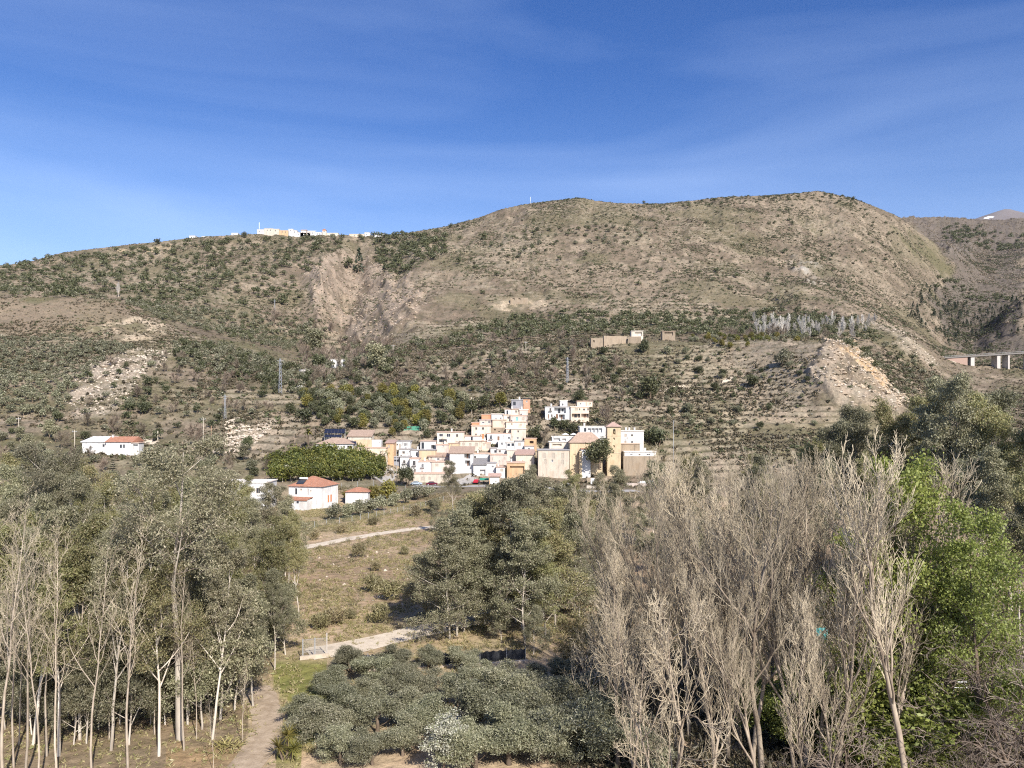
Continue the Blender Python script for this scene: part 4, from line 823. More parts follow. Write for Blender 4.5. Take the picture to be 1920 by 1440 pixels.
# scattered ones: (label, group, outline, tries, spacing, kinds, size range)
ZONES = [
    ('dense dark evergreen or olive tree on the bank directly above the village', 'trees on the bank above the village', [(560, 745), (700, 735), (860, 745), (880, 775), (850, 800), (760, 815), (600, 800)], 400, 3.6, ('midoak', 'midoak', 'bigolive', 'yellow'), (.75, 1.25)),
    ('round tree scattered on the dry terraces above the village', 'trees on the terraces above the village', [(640, 690), (880, 665), (1100, 650), (1200, 700), (1230, 770), (1120, 740), (900, 742), (560, 745), (500, 730)], 420, 5.2, ('bigolive', 'midoak', 'midbare', 'bush'), (.55, 1.05)),
    ('round bush or small tree on the tan slope right of the church', 'bushes on the tan slope', [(1230, 660), (1480, 660), (1540, 700), (1560, 800), (1240, 820), (1220, 740)], 220, 5.5, ('midoak', 'bigolive', 'bush', 'bush'), (.4, .8)),
    ('olive or citrus tree on the terrace edge beside the ruined wall', 'trees along the citrus terrace', [(1290, 634), (1500, 632), (1500, 648), (1300, 655)], 70, 4, ('citrus', 'yellow', 'bigolive'), (.5, .8)),
    ('tree by the farm road left of the stony bank', 'trees around the white farmhouse', [(0, 810), (160, 830), (150, 870), (330, 870), (480, 850), (520, 880), (480, 905), (0, 900)], 110, 6, ('midoak', 'bigolive', 'midbare', 'greyeuc'), (.6, 1.0)),
    ('olive tree in rows on the terraces at the left edge', 'olive trees on the left terraces', [(-60, 640), (120, 636), (250, 655), (160, 700), (110, 790), (-60, 770)], 1100, 3.7, ('olive',), (.75, 1.1)),
    ('shrub or small tree on the stony left spur', 'shrubs on the stony spur', [(160, 690), (320, 665), (540, 700), (500, 790), (300, 830), (130, 800)], 240, 5.5, ('olive', 'oak', 'bush', 'bare'), (.6, 1.1)),
    ('olive tree in the grove between the stony spur and the ravine', 'olive trees in the left middle grove', [(320, 645), (420, 650), (560, 695), (600, 680), (560, 745), (500, 720), (330, 690)], 800, 3.7, ('olive', 'olive', 'oak'), (.8, 1.2)),
    ('dark tree in the wooded ravine mouth', 'trees of the ravine mouth', [(540, 620), (600, 600), (640, 640), (740, 650), (760, 690), (660, 735), (580, 720)], 400, 4, ('oak', 'bare', 'olive'), (.9, 1.6)),
    ('dark green tree in the band along the foot of the main hill', 'trees along the foot of the main hill', [(760, 645), (860, 630), (960, 600), (1100, 588), (1500, 585), (1620, 605), (1660, 640), (1480, 636), (1180, 630), (960, 640), (780, 665)], 1100, 3.9, ('oak', 'oak', 'olive', 'bare'), (.8, 1.35)),
    ('white-stemmed leafless poplar in the row below the right hill', 'white poplars below the right hill', [(1410, 606), (1500, 612), (1640, 612), (1632, 640), (1500, 636), (1410, 632)], 60, 4, ('white',), (.5, .78)),
    ('olive tree on the green slope behind the orange cliff', 'olive trees behind the orange cliff', [(1560, 640), (1650, 640), (1750, 690), (1760, 750), (1700, 740), (1640, 690)], 120, 6, ('olive', 'oak'), (.8, 1.2)),
    ('grey-green olive tree in the grove on the left hillside', 'olive trees on the left hillside', [(225, 565), (330, 575), (560, 605), (590, 650), (540, 660), (430, 635), (300, 600)], 1000, 4.4, ('olive', 'olive', 'oak'), (.9, 1.3)),
    ('dark conifer in the gorge beyond the right slope', 'conifers in the gorge', [(1700, 545), (1760, 520), (1850, 560), (1920, 560), (1920, 640), (1850, 640), (1780, 650), (1700, 600)], 300, 7, ('conifer', 'conifer', 'oak'), (.55, 1.1)),
    ('dark conifer in the plantation on the far right slope', 'conifers of the far plantation', [(1770, 430), (1920, 440), (1920, 470), (1850, 475), (1760, 450)], 120, 10, ('conifer',), (.8, 1.4)),
    ('tree in the wooded gully below the hilltop village', 'trees of the upper gully', [(700, 445), (835, 440), (835, 480), (740, 520), (700, 490)], 240, 6, ('oak', 'bare', 'bare'), (1.1, 1.9)),
    ('dark bush or tree in the clump across the middle of the main hill', 'bushes in the middle of the main hill', [(980, 440), (1090, 425), (1215, 430), (1210, 460), (1080, 460), (960, 490), (900, 460)], 150, 7, ('oak', 'olive'), (.9, 1.5)),
    ('dark round bush dotted on the upper main hill', 'bushes on the upper main hill', [(840, 430), (1000, 395), (1300, 385), (1560, 370), (1690, 410), (1750, 480), (1600, 560), (1300, 560), (900, 560)], 260, 13, ('oak', 'bush', 'oak'), (.7, 1.5)),
    ('tree or bush on the high left hillside below the hilltop village', 'trees on the high left hillside', [(0, 500), (150, 478), (420, 452), (700, 446), (560, 520), (560, 580), (330, 570), (0, 556)], 950, 6, ('oak', 'olive', 'oak', 'bare'), (.9, 1.8)),
]
STUFF_TREES = []
CAP = {'midoak': 170, 'bigolive': 170, 'oak': 230, 'olive': 240, 'bare': 120, 'bush': 220, 'conifer': 110, 'yellow': 60, 'citrus': 60, 'midbare': 60, 'greyeuc': 60, 'white': 60}
used = {}; LIMIT = {'olive_tree': 228, 'evergreen_tree': 236, 'hillside_bush': 230, 'leafless_tree': 180, 'conifer': 110}
zr = np.random.default_rng(77)
for lab, grp, poly, n, md, kinds, (a, b) in ZONES:
    P = scatter(n, inpoly(PXG, PYG, poly).astype(float), md, zr, 3)
    P = P[np.argsort(P[:, 1])]
    for x, y, z in P:
        k = kinds[rnd.randrange(len(kinds))]; s = rnd.uniform(a, b)
        nm, c = NAME[k]
        if used.get(nm, 0) >= LIMIT.get(nm, 220): STUFF_TREES.append((x, y, z, s * BASE[k] * .5, k)); continue
        used[nm] = used.get(nm, 0) + 1
        put1(far[k][rnd.randrange(len(far[k]))], x, y, s, lab, c, nm, grp, z=z)
# hedge-like dark caps on the right summit and skyline
def clumps(P, r, ncard, size, name, mat, label, flat=.7, up=0.0, elong=.6, rs=R):
    P = np.asarray(P); n = len(P); r = np.broadcast_to(r, (n,))
    dr = unit(rs.standard_normal((n, ncard, 3))) * (rs.random((n, ncard, 1)) ** .5); dr[..., 2] = np.abs(dr[..., 2]) * flat
    C = P[:, None] + dr * r[:, None, None]; ax = rs.standard_normal((n, ncard, 3)); ax[..., 2] += up
    hl = np.repeat(r * size, ncard)[:, None]
    v, f = cards(rs, C.reshape(-1, 3), hl, hl * elong, ax.reshape(-1, 3), jit=0)
    return tag(ob(name, mesh(name, v, [(f, 0)], [mat], False)), label, kind='stuff')


if STUFF_TREES:
    for kk, mat, nm in (('olive', L_OLIVE, 'distant olive grove'), ('oak', L_DARK, 'distant dark evergreen wood')):
        S = np.array([(x, y, z + r * .6, r) for x, y, z, r, k in STUFF_TREES if (k in ('olive', 'bigolive')) == (kk == 'olive')])
        if len(S): clumps(S[:, :3], S[:, 3], 110, .19, 'distant_grove' if kk == 'olive' else 'distant_wood', mat, nm, .95)
rockless = 1 - np.clip(.85 * (M['cliff'] + M['orange'] + M['mesa_rock'] + M['scar'] + M['outcrop_far'] + M['outcrop_mid']) + .3 * M['ravine_rock'], 0, 1)
wd = slope_mask * rockless * (1 - sstep(1500, 1700, YG)) * (.25 + 1.6 * sstep(.42, .62, fbm(XG / 30, YG / 30, 4, 161))) * (.5 + sstep(.4, .6, fbm(XG / 110, YG / 110, 3, 171)))
wd = wd * (1 + 2.2 * (1 - sstep(430, 560, YG)))
wd = wd * (1 + 1.5 * sstep(.5, .7, fr)) * (1 + 1.6 * M['mesa_soil']) * (1 + .8 * M['gorge_grey'])
P = scatter(230000, wd, 0, R, 30); clumps(P, R.uniform(.35, 1.3, len(P)), 9, .45, 'scrub', L_SCRUB, 'low dark scrub dotted over the dry slopes')
P = scatter(38000, wd * hill + wd * .3, 0, R, 30); clumps(P, R.uniform(.9, 1.9, len(P)), 26, .3, 'shrubbery', L_DARK, 'dark evergreen shrubs sprinkled over the hills')
P = scatter(60000, slope_mask * rockless * (1 - sstep(1200, 1400, YG)), 0, R, 30); clumps(P, R.uniform(.3, .8, len(P)), 9, .5, 'dry_grass', L_GRASS, 'tufts of dry and green grass on the slopes', .8, .6, .3)
P = scatter(4500, (sstep(1180, 1300, YG) * (PXG > 1660) + .35 * (M['gorge_grey'] > .3)) * (YG < 2500), 0, R, 40); clumps(P, R.uniform(2, 4.2, len(P)), 60, .2, 'distant_forest', L_HAZE, 'brownish leafless woods on the far right slopes', .9)
# summit caps
P = scatter(420, (inpoly(PXG, PYG, [(1280, 384), (1350, 368), (1500, 358), (1560, 358), (1625, 380), (1600, 392), (1520, 376), (1340, 385)]) | inpoly(PXG, PYG, [(1058, 362), (1090, 362), (1090, 376), (1058, 378)])).astype(float), 0, R, 8); clumps(P, R.uniform(1.4, 3.2, len(P)), 60, .22, 'summit_scrub', L_DARK, 'dark scrub covering the right summit')

# rocks on the bare bank, the spur and the cliff foot
m_stone = plain('pale_stone', (.46, .39, .31), .95, 0, .25, .8, .05)
m_crag = plain('brown_crag', (.34, .265, .195), .95, 0, .3, .8, .05)
def rocks(P, r, name, label, mat=None):
    rs = R; n = len(P); base = unit(np.array([(1, 0, 0), (-1, 0, 0), (0, 1, 0), (0, -1, 0), (0, 0, 1), (0, 0, -1)], float))
    tri = np.array([(0, 2, 4), (2, 1, 4), (1, 3, 4), (3, 0, 4), (2, 0, 5), (1, 2, 5), (3, 1, 5), (0, 3, 5)])
    V = base[None] * rs.uniform(.5, 1.2, (n, 6, 1)) * np.array([1, 1, .7]); an = rs.random(n) * 6.28; c, s = np.cos(an), np.sin(an)
    V = np.stack([V[..., 0] * c[:, None] - V[..., 1] * s[:, None], V[..., 0] * s[:, None] + V[..., 1] * c[:, None], V[..., 2]], -1) * r[:, None, None] + P[:, None]
    f = (tri[None] + (np.arange(n) * 6)[:, None, None]).reshape(-1, 3)
    tag(ob(name, mesh(name, V.reshape(-1, 3), [(f, 0)], [mat or m_stone], False)), label, kind='stuff')
P = scatter(5200, (M['outcrop'] * 1 + M['cliff'] * .6 + .1 * M['ravine_rock'] + M['spur_rock'] * .6 + inpoly(PXG, PYG, [(395, 850), (440, 800), (520, 790), (460, 850)]) * 3) * slope_mask, 0, R, 10)
rocks(P, R.uniform(.25, 1.1, len(P)) ** 1.5, 'rubble', 'broken pale rock lying on the stony banks')

P = scatter(420, (M['cliff'] + M['orange']) * slope_mask, 0, R, 5); rocks(P, R.uniform(.5, 1.9, len(P)), 'crags', 'craggy rock breaking out of the pale cliff', plain('tan_crag', (.42, .33, .235), .95, 0, .3, .8, .05))
P = scatter(500, (M['ravine_rock']) * slope_mask, 0, R, 5); rocks(P, R.uniform(.6, 2.2, len(P)), 'ravine_crags', 'rock breaking out of the ravine walls', m_crag)
# valley floor: grass, broom and weeds of the open field
field = inpoly(PXG, PYG, [(545, 950), (1130, 930), (1200, 1240), (1150, 1300), (540, 1440), (480, 1440), (560, 1250)]).astype(float)
pathmask = np.ones_like(field)
for poly in ([(560, 1245), (560, 1222), (680, 1203), (800, 1172), (960, 1140), (960, 1160), (800, 1192), (690, 1222), (610, 1240)], [(540, 1040), (540, 1026), (660, 1003), (850, 980), (850, 991), (660, 1016)], [(435, 1480), (480, 1400), (495, 1345), (460, 1285), (490, 1280), (530, 1345), (528, 1400), (495, 1480)]):
    pathmask[inpoly(PXG, PYG, poly)] = .1
P = scatter(22000, field * pathmask * (.2 + sstep(.4, .6, fbm(XG / 6, YG / 6, 3, 181))) * (YG < 250), 0, R, 30); clumps(P, R.uniform(.15, .5, len(P)), 12, .55, 'meadow_grass', L_GRASS, 'dry and green grass tufts of the open field', .9, 1.2, .16)
P = scatter(1500, field * pathmask * sstep(.5, .6, fbm(XG / 11, YG / 11, 3, 191)) * (YG > 88) * (YG < 245), 0, R, 30); clumps(P, R.uniform(.3, .9, len(P)), 40, .32, 'weeds', L_BROOM, 'straw-green weeds of the open field', .9, 1.3, .16)
P = scatter(9000, (YG < 135) * (PXG < 560) * (YG > 54) * pathmask * (PXG > -150), 0, R, 60); clumps(P, R.uniform(.15, .45, len(P)), 8, .5, 'leaf_litter', L_GRASS, 'dry grass and litter on the floor of the left wood', .6, .5, .25)
P = scatter(9000, (YG < 110) * (PXG > 1050) * (YG > 46) * (PXG < 2000.), 0, R, 99); clumps(P, R.uniform(.3, 1.1, len(P)), 16, .36, 'undergrowth', L_SCRUB, 'grassy undergrowth beneath the bare poplars', 1, .9, .2)
P = scatter(900, (YG < 250) * (YG > 235) * (PXG > 560) * (PXG < 1250.), 0, R, 30); clumps(P, R.uniform(.4, 1.2, len(P)), 40, .3, 'rough_grass', L_BROOM, 'rough grass on the bank below the village road', .9, 1, .25)

broom = [blob(400 + i, 3.4, 2.6, 1100, .26, L_BROOM, B_BROWN, .02, 12, name='broom_bush', elong=.16) for i in range(3)]
for px, py, h, lab in ((735, 1125, 48, 'largest straw-green broom bush in the middle of the field'), (700, 1110, 40, 'broom bush left of the largest one in the field'), (770, 1112, 34, 'broom bush at the field edge by the middle clump'), (625, 1172, 44, 'broom bush above the gate, right of the left wood'), (600, 1180, 38, 'broom bush touching the left wood above the gate'), (655, 1160, 30, 'broom bush between the gate road and the field centre'), (712, 1168, 40, 'grey bush at the edge of the dark ground shade'), (672, 1045, 30, 'broom bush just below the pale track'), (760, 1040, 22, 'reddish dry bush on the stony field'), (705, 1070, 24, 'small bush on the stony part of the field'), (640, 1000, 22, 'bush above the left end of the pale track'), (590, 1012, 24, 'dark bush beside the left end of the pale track'), (700, 985, 22, 'bush between the pale track and the wire fence'), (780, 968, 24, 'bush near the right end of the wire fence'), (815, 958, 26, 'grey bush on the bank below the road'), (600, 1062, 14, 'small dark bush on the stony field by the wood'), (850, 1010, 36, 'tall weed bush left of the middle clump'), (790, 1075, 40, 'broom bush half hidden by the middle clump')):
    X, Y, z = hit(px, py); put1(broom[rnd.randrange(3)], X, Y, h / F * Y / 2.6, lab, 'bush', 'broom_bush', 'broom bushes of the open field', z=z)

# hedge row of olives along the wire fence and the citrus orchard
for i, (px, py, h) in enumerate(((630, 975, 34), (652, 972, 30), (672, 968, 32), (694, 963, 30), (715, 957, 30), (738, 950, 28), (760, 944, 30), (785, 938, 30), (805, 935, 26))):
    ft('bigolive', px, py, h, 'grey olive tree in the row behind the wire fence under the red-roofed villa', 'olive trees along the wire fence')
for i in range(60):
    px = 515 + (i % 12) * 18 + rnd.uniform(-5, 5); py = 902 - (i // 12) * 9 + rnd.uniform(-2, 2) - (px - 600) * .015
    if px > 690 and py < 872: continue
    if px < 560 and py < 868: continue
    ft('citrus', px, py, rnd.uniform(30, 38), 'dark green citrus tree of the dense orchard in front of the solar-roofed house', 'citrus trees of the orchard')
# ------------------------------------------------------------------ houses
WC = {k: plaster('plaster_' + k, v) for k, v in dict(white=(.66, .65, .63), cream=(.62, .55, .455), peach=(.66, .545, .43), yellow=(.56, .45, .3), pink=(.6, .51, .445), orange=(.56, .38, .23), tan=(.33, .265, .195), brick=(.5, .3, .2), terracotta=(.58, .27, .16), beige=(.58, .5, .41), grey=(.3, .3, .32)).items()}
COPE = plain('terracotta_coping', (.5, .36, .28), .9); COPEG = plain('grey_coping', (.34, .32, .31), .9); COPEW = plain('pale_coping', (.7, .64, .56), .9)
TILE = tiles('old_tile', (.46, .33, .25)); TILER = tiles('red_tile', (.46, .21, .13)); TILEP = tiles('pink_tile', (.5, .34, .28)); TILEG = tiles('grey_tile', (.27, .26, .26))
GLASS = plain('dark_glass', (.035, .04, .05), .25, 0, .2, 2, .5); FRAME = plain('window_frame', (.4, .34, .28), .7); FRAMEW = plain('white_frame', (.7, .7, .7), .7)
SHUT = plain('beige_shutter', (.42, .37, .31), .8); WOOD = plain('brown_door', (.2, .115, .075), .7); IRON = plain('dark_iron', (.06, .06, .065), .6, .3); REDW = plain('orange_door', (.55, .22, .1), .7); TEAL = plain('teal_shutter', (.2, .42, .42), .7)
CORR = plain('grey_sheet_metal', (.33, .34, .36), .6, .2); WHITEM = plain('white_paint', (.78, .78, .78), .6); CONC = plain('pale_concrete', (.5, .46, .42), .9)
GV = 'houses of the stacked white village'


def Yv(yb): return 285 + (905 - yb) * .33


def roof_mesh(kind, w, d, h, over, t=.25):
    mb = MB(); x = w / 2 + over; y0 = -over; y1 = d + over
    if kind == 'flat':
        mb.box(-x, y0, 0, x, y1, t)
    elif kind == 'hip':
        r = max(0, x - (y1 - y0) / 2 * .95); ym = (y0 + y1) / 2
        a, b, c, e = (-x, y0, 0), (x, y0, 0), (x, y1, 0), (-x, y1, 0); p, q = (-r, ym, h), (r, ym, h)
        if r > .05:
            mb.quad(a, b, q, p); mb.quad(c, e, p, q); mb.quad(b, c, q); mb.quad(e, a, p)
        else:
            p = (0, ym, h); mb.quad(a, b, p); mb.quad(b, c, p); mb.quad(c, e, p); mb.quad(e, a, p)
        mb.quad(a, e, c, b)
    elif kind == 'gable':
        ym = (y0 + y1) / 2
        mb.quad((-x, y0, 0), (x, y0, 0), (x, ym, h), (-x, ym, h)); mb.quad((x, y1, 0), (-x, y1, 0), (-x, ym, h), (x, ym, h))
        mb.quad((x, y0, 0), (x, y1, 0), (x, ym, h)); mb.quad((-x, y1, 0), (-x, y0, 0), (-x, ym, h)); mb.quad((-x, y0, 0), (-x, y1, 0), (x, y1, 0), (x, y0, 0))
    elif kind == 'shed':
        mb.quad((-x, y0, 0), (x, y0, 0), (x, y1, h), (-x, y1, h)); mb.quad((-x, y0, -t), (-x, y1, h - t), (x, y1, h - t), (x, y0, -t))
        mb.quad((-x, y0, -t), (x, y0, -t), (x, y0, 0), (-x, y0, 0)); mb.quad((-x, y1, h - t), (-x, y1, h), (x, y1, h), (x, y1, h - t))
        mb.quad((-x, y0, -t), (-x, y0, 0), (-x, y1, h), (-x, y1, h - t)); mb.quad((x, y0, -t), (x, y1, h - t), (x, y1, h), (x, y0, 0))
    return mb


def facade(w, h, d, down, holes):
    """walls of a box with real openings in the front; holes: (x0, z0, x1, z1, depth)"""
    mb = MB(); xs = sorted({-w / 2, w / 2, *[q for o in holes for q in (o[0], o[2])]}); zs = sorted({-down, h, *[q for o in holes for q in (o[1], o[3])]})
    for i in range(len(xs) - 1):
        for j in range(len(zs) - 1):
            cx, cz = (xs[i] + xs[i + 1]) / 2, (zs[j] + zs[j + 1]) / 2
            if any(o[0] < cx < o[2] and o[1] < cz < o[3] for o in holes): continue
            mb.quad((xs[i], 0, zs[j]), (xs[i + 1], 0, zs[j]), (xs[i + 1], 0, zs[j + 1]), (xs[i], 0, zs[j + 1]))
    for a, b, c, e, t in holes:
        mb.quad((a, 0, b), (a, 0, e), (a, t, e), (a, t, b)); mb.quad((c, 0, b), (c, t, b), (c, t, e), (c, 0, e))
        mb.quad((a, 0, b), (a, t, b), (c, t, b), (c, 0, b)); mb.quad((a, 0, e), (c, 0, e), (c, t, e), (a, t, e)); mb.quad((a, t, b), (a, t, e), (c, t, e), (c, t, b))
    x = w / 2
    mb.quad((x, 0, -down), (x, d, -down), (x, d, h), (x, 0, h)); mb.quad((-x, 0, -down), (-x, 0, h), (-x, d, h), (-x, d, -down)); mb.quad((-x, d, -down), (-x, d, h), (x, d, h), (x, d, -down)); mb.quad((-x, 0, h), (x, 0, h), (x, d, h), (-x, d, h))
    return mb


def rail(root, x0, x1, z0, y, hgt=.95, name='balcony_rail', mat=None, step=.35):
    mb = MB(); n = max(2, int((x1 - x0) / step))
    mb.box(x0, y, z0 + hgt - .06, x1, y + .06, z0 + hgt)
    mb.box(x0, y, z0 + .08, x1, y + .05, z0 + .13)
    for i in range(n + 1):
        x = x0 + (x1 - x0 - .03) * i / n; mb.box(x, y + .01, z0, x + .03, y + .04, z0 + hgt - .06)
    return mb.build(name, mat or IRON, root)


def openings(root, opens, col, fr=None):
    """the windows, doors and loggias of a front, already in local metres: (x0, z0, x1, z1, kind)"""
    for a, b, c, e, k in opens:
        if k == 'l':
            mb = MB(); w = min(1.0, (c - a) * .3); xm = a + (c - a) * .35; hh = min(2.0, (e - b) * .85)
            mb.box(xm, 1.5, b + .02, xm + w, 1.58, b + hh); mb.build('door', WOOD if rnd.random() < .5 else GLASS, root)
            if c - a > 2.6:
                mb = MB(); mb.box(xm + w + .5, 1.52, b + .8, xm + w + 1.3, 1.58, b + hh); mb.build('window', GLASS, root)
            rail(root, a + .02, c - .02, b, .1); continue
        if k == 'a': continue
        if k in 'dorv':
            mb = MB(); mb.box(a + .02, .14, b + .02, c - .02, .2, e - .02); mb.build('door', {'d': WOOD, 'o': REDW, 'r': GLASS, 'v': TEAL}[k], root); continue
        if k == 's':
            mb = MB(); mb.box(a + .02, .12, b + .02, c - .02, .2, e - .02); n = max(2, int((e - b) / .25))
            for i in range(n): z = b + .04 + (e - b - .1) * i / n; mb.box(a + .05, .09, z, c - .05, .13, z + .08)
            mb.build('shutter', SHUT, root); continue
        if k == 'g':
            mb = MB(); mb.box(a + .02, .14, b + .02, c - .02, .2, e - .02); n = 6
            for i in range(n): z = b + .04 + (e - b - .1) * i / n; mb.box(a + .05, .11, z, c - .05, .15, z + (e - b) / n - .08)
            mb.build('garage_door', WHITEM, root); continue
        mb = MB(); t = min(.09, (c - a) * .14); y0, y1 = .1, .17
        mb.box(a, y0, b, a + t, y1, e); mb.box(c - t, y0, b, c, y1, e); mb.box(a + t, y0, b, c - t, y1, b + t); mb.box(a + t, y0, e - t, c - t, y1, e)
        xm = (a + c) / 2; mb.box(xm - t * .35, y0 + .01, b + t, xm + t * .35, y1 - .01, e - t)
        o = mb.build('window', fr or (FRAMEW if rnd.random() < .5 else FRAME), root)
        mb = MB(); mb.box(a + .01, .18, b + .01, c - .01, .21, e - .01); mb.build('pane', GLASS, o)
        mb = MB(); mb.box(a - .08, -.09, b - .1, c + .08, .05, b - .01); mb.build('sill', COPEW, o)
        if k == 'b':
            mb = MB(); mb.box(a - .35, -.75, b - .16, c + .35, -.005, b - .02); mb.build('balcony', COPEG, root)
            rail(root, a - .33, c + .33, b - .02, -.73)


def house(label, x0, y0, x1, y1, col, wins=(), roof='flat', rh=0, d=6.5, Y=None, cope=None, over=.26, down=7, name='house', cat='house', group=GV, rz=0, chim=(), fr=None, t=.25):
    Y = Y or Yv(y1); xc = (x0 + x1) / 2; k = Y / F; w = (x1 - x0) * k; h = (y1 - y0) * k
    root = thing(name, label, cat, (wx(xc, Y), Y, wz(y1, Y)), rz, group)
    ops = []
    for q in wins:
        kd = q[4] if len(q) > 4 else 'w'
        a, c = (q[0] - xc) * k, (q[2] - xc) * k; b, e = (y1 - q[3]) * k, (y1 - q[1]) * k
        a = max(a, -w / 2 + .06); c = min(c, w / 2 - .06); e = min(e, h - .1)
        if c - a > .1 and e - b > .1: ops.append((a, b, c, e, kd))
    holes = [(a, b, c, e, 1.6 if kd == 'l' else .8 if kd == 'a' else .22) for a, b, c, e, kd in ops]
    facade(w, h, d, down, holes).build('wall', WC[col], root)
    openings(root, ops, col, fr)
    if roof:
        ro = roof_mesh(roof, w, d, rh, over if roof == 'flat' else .45, t).build('roof', cope or (COPE if roof == 'flat' else TILE), root); ro.location = (0, 0, h + .004)
        if roof == 'flat' and h > 2.6 and not chim and group == GV:
            if rnd.random() < .6: chim = (x0 + (x1 - x0) * rnd.uniform(.2, .8),)
            if rnd.random() < .55:
                mb = MB(); ax_ = rnd.uniform(-.35, .35) * w; mb.bar((ax_, d * .5, t), (ax_, d * .5, 2.6), .035, 5)
                for q in range(4): mb.bar((ax_ - .45 + .05 * q, d * .5, 1.9 + q * .2), (ax_ + .45 - .05 * q, d * .5, 1.9 + q * .2), .02, 4)
                mb.build('aerial', IRON, ro)
        for cx in chim:
            mb = MB(); xx = (cx - xc) * k; mb.box(xx - .3, d * .4, .1, xx + .3, d * .4 + .6, rh * .6 + 1.3); mb.box(xx - .38, d * .4 - .08, rh * .6 + 1.304, xx + .38, d * .4 + .68, rh * .6 + 1.45); mb.build('chimney', WC['white'], ro)
    return root


H = house
# --- the upper stack
H('brick shed with a flat dark roof at the very top of the village stack', 980.8, 748, 994, 762, 'brick', [(986, 751, 989, 754)], cope=IRON, d=5, name='brick_shed', cat='shed')
H('grey corrugated lean-to left of the brick shed on top of the village', 959, 750, 980, 763, 'grey', [(962, 753, 967, 760, 'r')], cope=CORR, d=5, name='sheet_metal_shed', cat='shed')
H('cream top house with one dark window under the brick shed', 958.3, 767.5, 973.3, 778, 'cream', [(966, 769.5, 969, 774)], chim=(960,))
H('pink-brown wall block at the right end of the top row of the stack', 974, 768.5, 990, 780, 'pink', cope=COPEW)
H('small white porch house at the left of the top row of the stack', 946.5, 767.5, 958, 778, 'white', [(949.5, 769.5, 953, 777, 'r')], d=5)
H('pink house with a teal shuttered door in the upper stack', 957.3, 779.5, 989.3, 792, 'pink', [(967, 782, 971.5, 789, 'v'), (979, 783, 983, 787, 's')])
H('cream house with one square window left of the pink house with the teal door', 944, 778, 957.2, 788, 'cream', [(951, 781, 954.7, 785)])
H('low white terrace house at the upper left of the stack', 921.5, 776.5, 943.8, 786.5, 'white', [(929, 783, 931, 786, 'r'), (938, 783, 940, 786, 'r')], cope=COPEW)
H('terracotta-coloured rooftop room at the upper left of the stack', 903, 777.5, 920, 786.5, 'terracotta', [(900.5, 781, 902.5, 785)] and [], cope=COPE, d=4)
H('yellow-cream house with one shuttered window in the upper middle of the stack', 923.3, 787.5, 948.8, 801, 'peach', [(939, 790, 943, 794, 's')])
H('long peach house with two small windows in the upper right of the stack', 949, 791.5, 986, 804, 'peach', [(958, 793.7, 961, 796.5), (974, 795, 978, 799, 's')])
H('pinkish-white house with two windows under the terracotta rooftop room', 899, 787.5, 922, 798, 'pink', [(903.7, 791, 908.3, 794), (915, 789.3, 918.7, 793.7)], cope=COPEG)
H('terrace with a red-tiled parapet at the left top of the stack', 884.5, 792.5, 899, 798, 'terracotta', cope=COPE, d=4)
H('tall cream-white house with two square windows above an orange door', 884, 798.6, 920, 817.5, 'cream', [(891, 801.2, 895, 806), (903.5, 801.2, 907.7, 806), (890.7, 813, 894, 816.5)])
H('narrow cream stair house with an orange-red door', 902, 812.5, 909.5, 824.5, 'cream', [(903, 814, 907.8, 822.5, 'o')], d=4, roof=None)
H('rough brown ruin wall with a dark hole in the middle of the stack', 919, 802, 948.5, 811.5, 'tan', [(926.5, 804, 929.5, 807, 'a'), (934.5, 808, 937, 810, 'a')], cope=None, roof=None, d=5, name='ruined_house')
H('cream house with a small dark window at the right of the stack', 958.3, 804.6, 986, 827, 'cream', [(970, 807, 973, 811), (968.3, 819, 972.5, 823.3), (980.7, 820.7, 983.3, 824.6, 'r')], cope=COPEW)
H('peach link house left of the cream house at the right of the stack', 948.9, 804.3, 958.2, 820, 'peach', [(955, 806, 957.5, 809, 's')], cope=COPEW)
H('white house row with a dark balcony door and a brown door in mid-stack', 913.3, 813.2, 957.5, 828, 'white', [(918.3, 816.2, 922.5, 823.3, 'b'), (932.5, 818, 936.7, 826, 'd'), (952, 818.7, 956.3, 823.3)])
H('low white house with a small window and dark door under the tall cream one', 864, 818, 903.3, 826.5, 'white', [(869.5, 819.5, 872, 822.5), (882.5, 819, 886.5, 826, 'r')], cope=COPE)
H('cream house with three beige shuttered windows in a row', 862, 827.5, 903.3, 841.5, 'cream', [(866.7, 830.4, 871, 835, 's'), (879.6, 830.8, 883.8, 835.8, 's'), (891.2, 830.8, 895.8, 836.7, 's')], cope=COPE)
H('peach house with one shuttered window beside the three-shutter house', 903.4, 827.6, 911, 842, 'peach', [(905, 831, 908.7, 835.4, 's')])
H('brown-doored peach house below the orange door', 911.1, 830.5, 919.6, 842, 'peach', [(912, 833, 918.5, 841, 's')])
H('white house with a roof terrace rail in the lower middle of the stack', 934, 828.2, 949.8, 841, 'white', [(939, 830, 943, 834.5, 'w')], cope=COPEW)
H('white house with two large dark openings in the lower middle of the stack', 950, 829.5, 965.7, 842, 'white', [(951.3, 831.7, 956.2, 836.5, 'r'), (959, 831.2, 963.8, 836.3, 'r')], cope=COPEW)
H('bright white house with one wide shutter at the lower right of the stack', 965.9, 827.5, 983, 843, 'white', [(971.2, 830, 976.5, 836, 's')], cope=COPEG)
H('orange-edged house with a dark covered terrace at the right end of the stack', 983.2, 822.5, 1006, 841, 'orange', [(993, 826.5, 1000.5, 831.5, 'l')], d=5)
H('small white house with a dark window in front of the orange-edged one', 983.8, 836.8, 1001.2, 846, 'white', [(989.5, 840, 993.6, 844.2)], d=3, Y=302)
H('white house with a dark doorway under the brown-doored peach house', 919.8, 840.7, 932.5, 850.5, 'white', [(926.7, 844, 931.3, 849, 'r')], cope=COPEG, d=5)
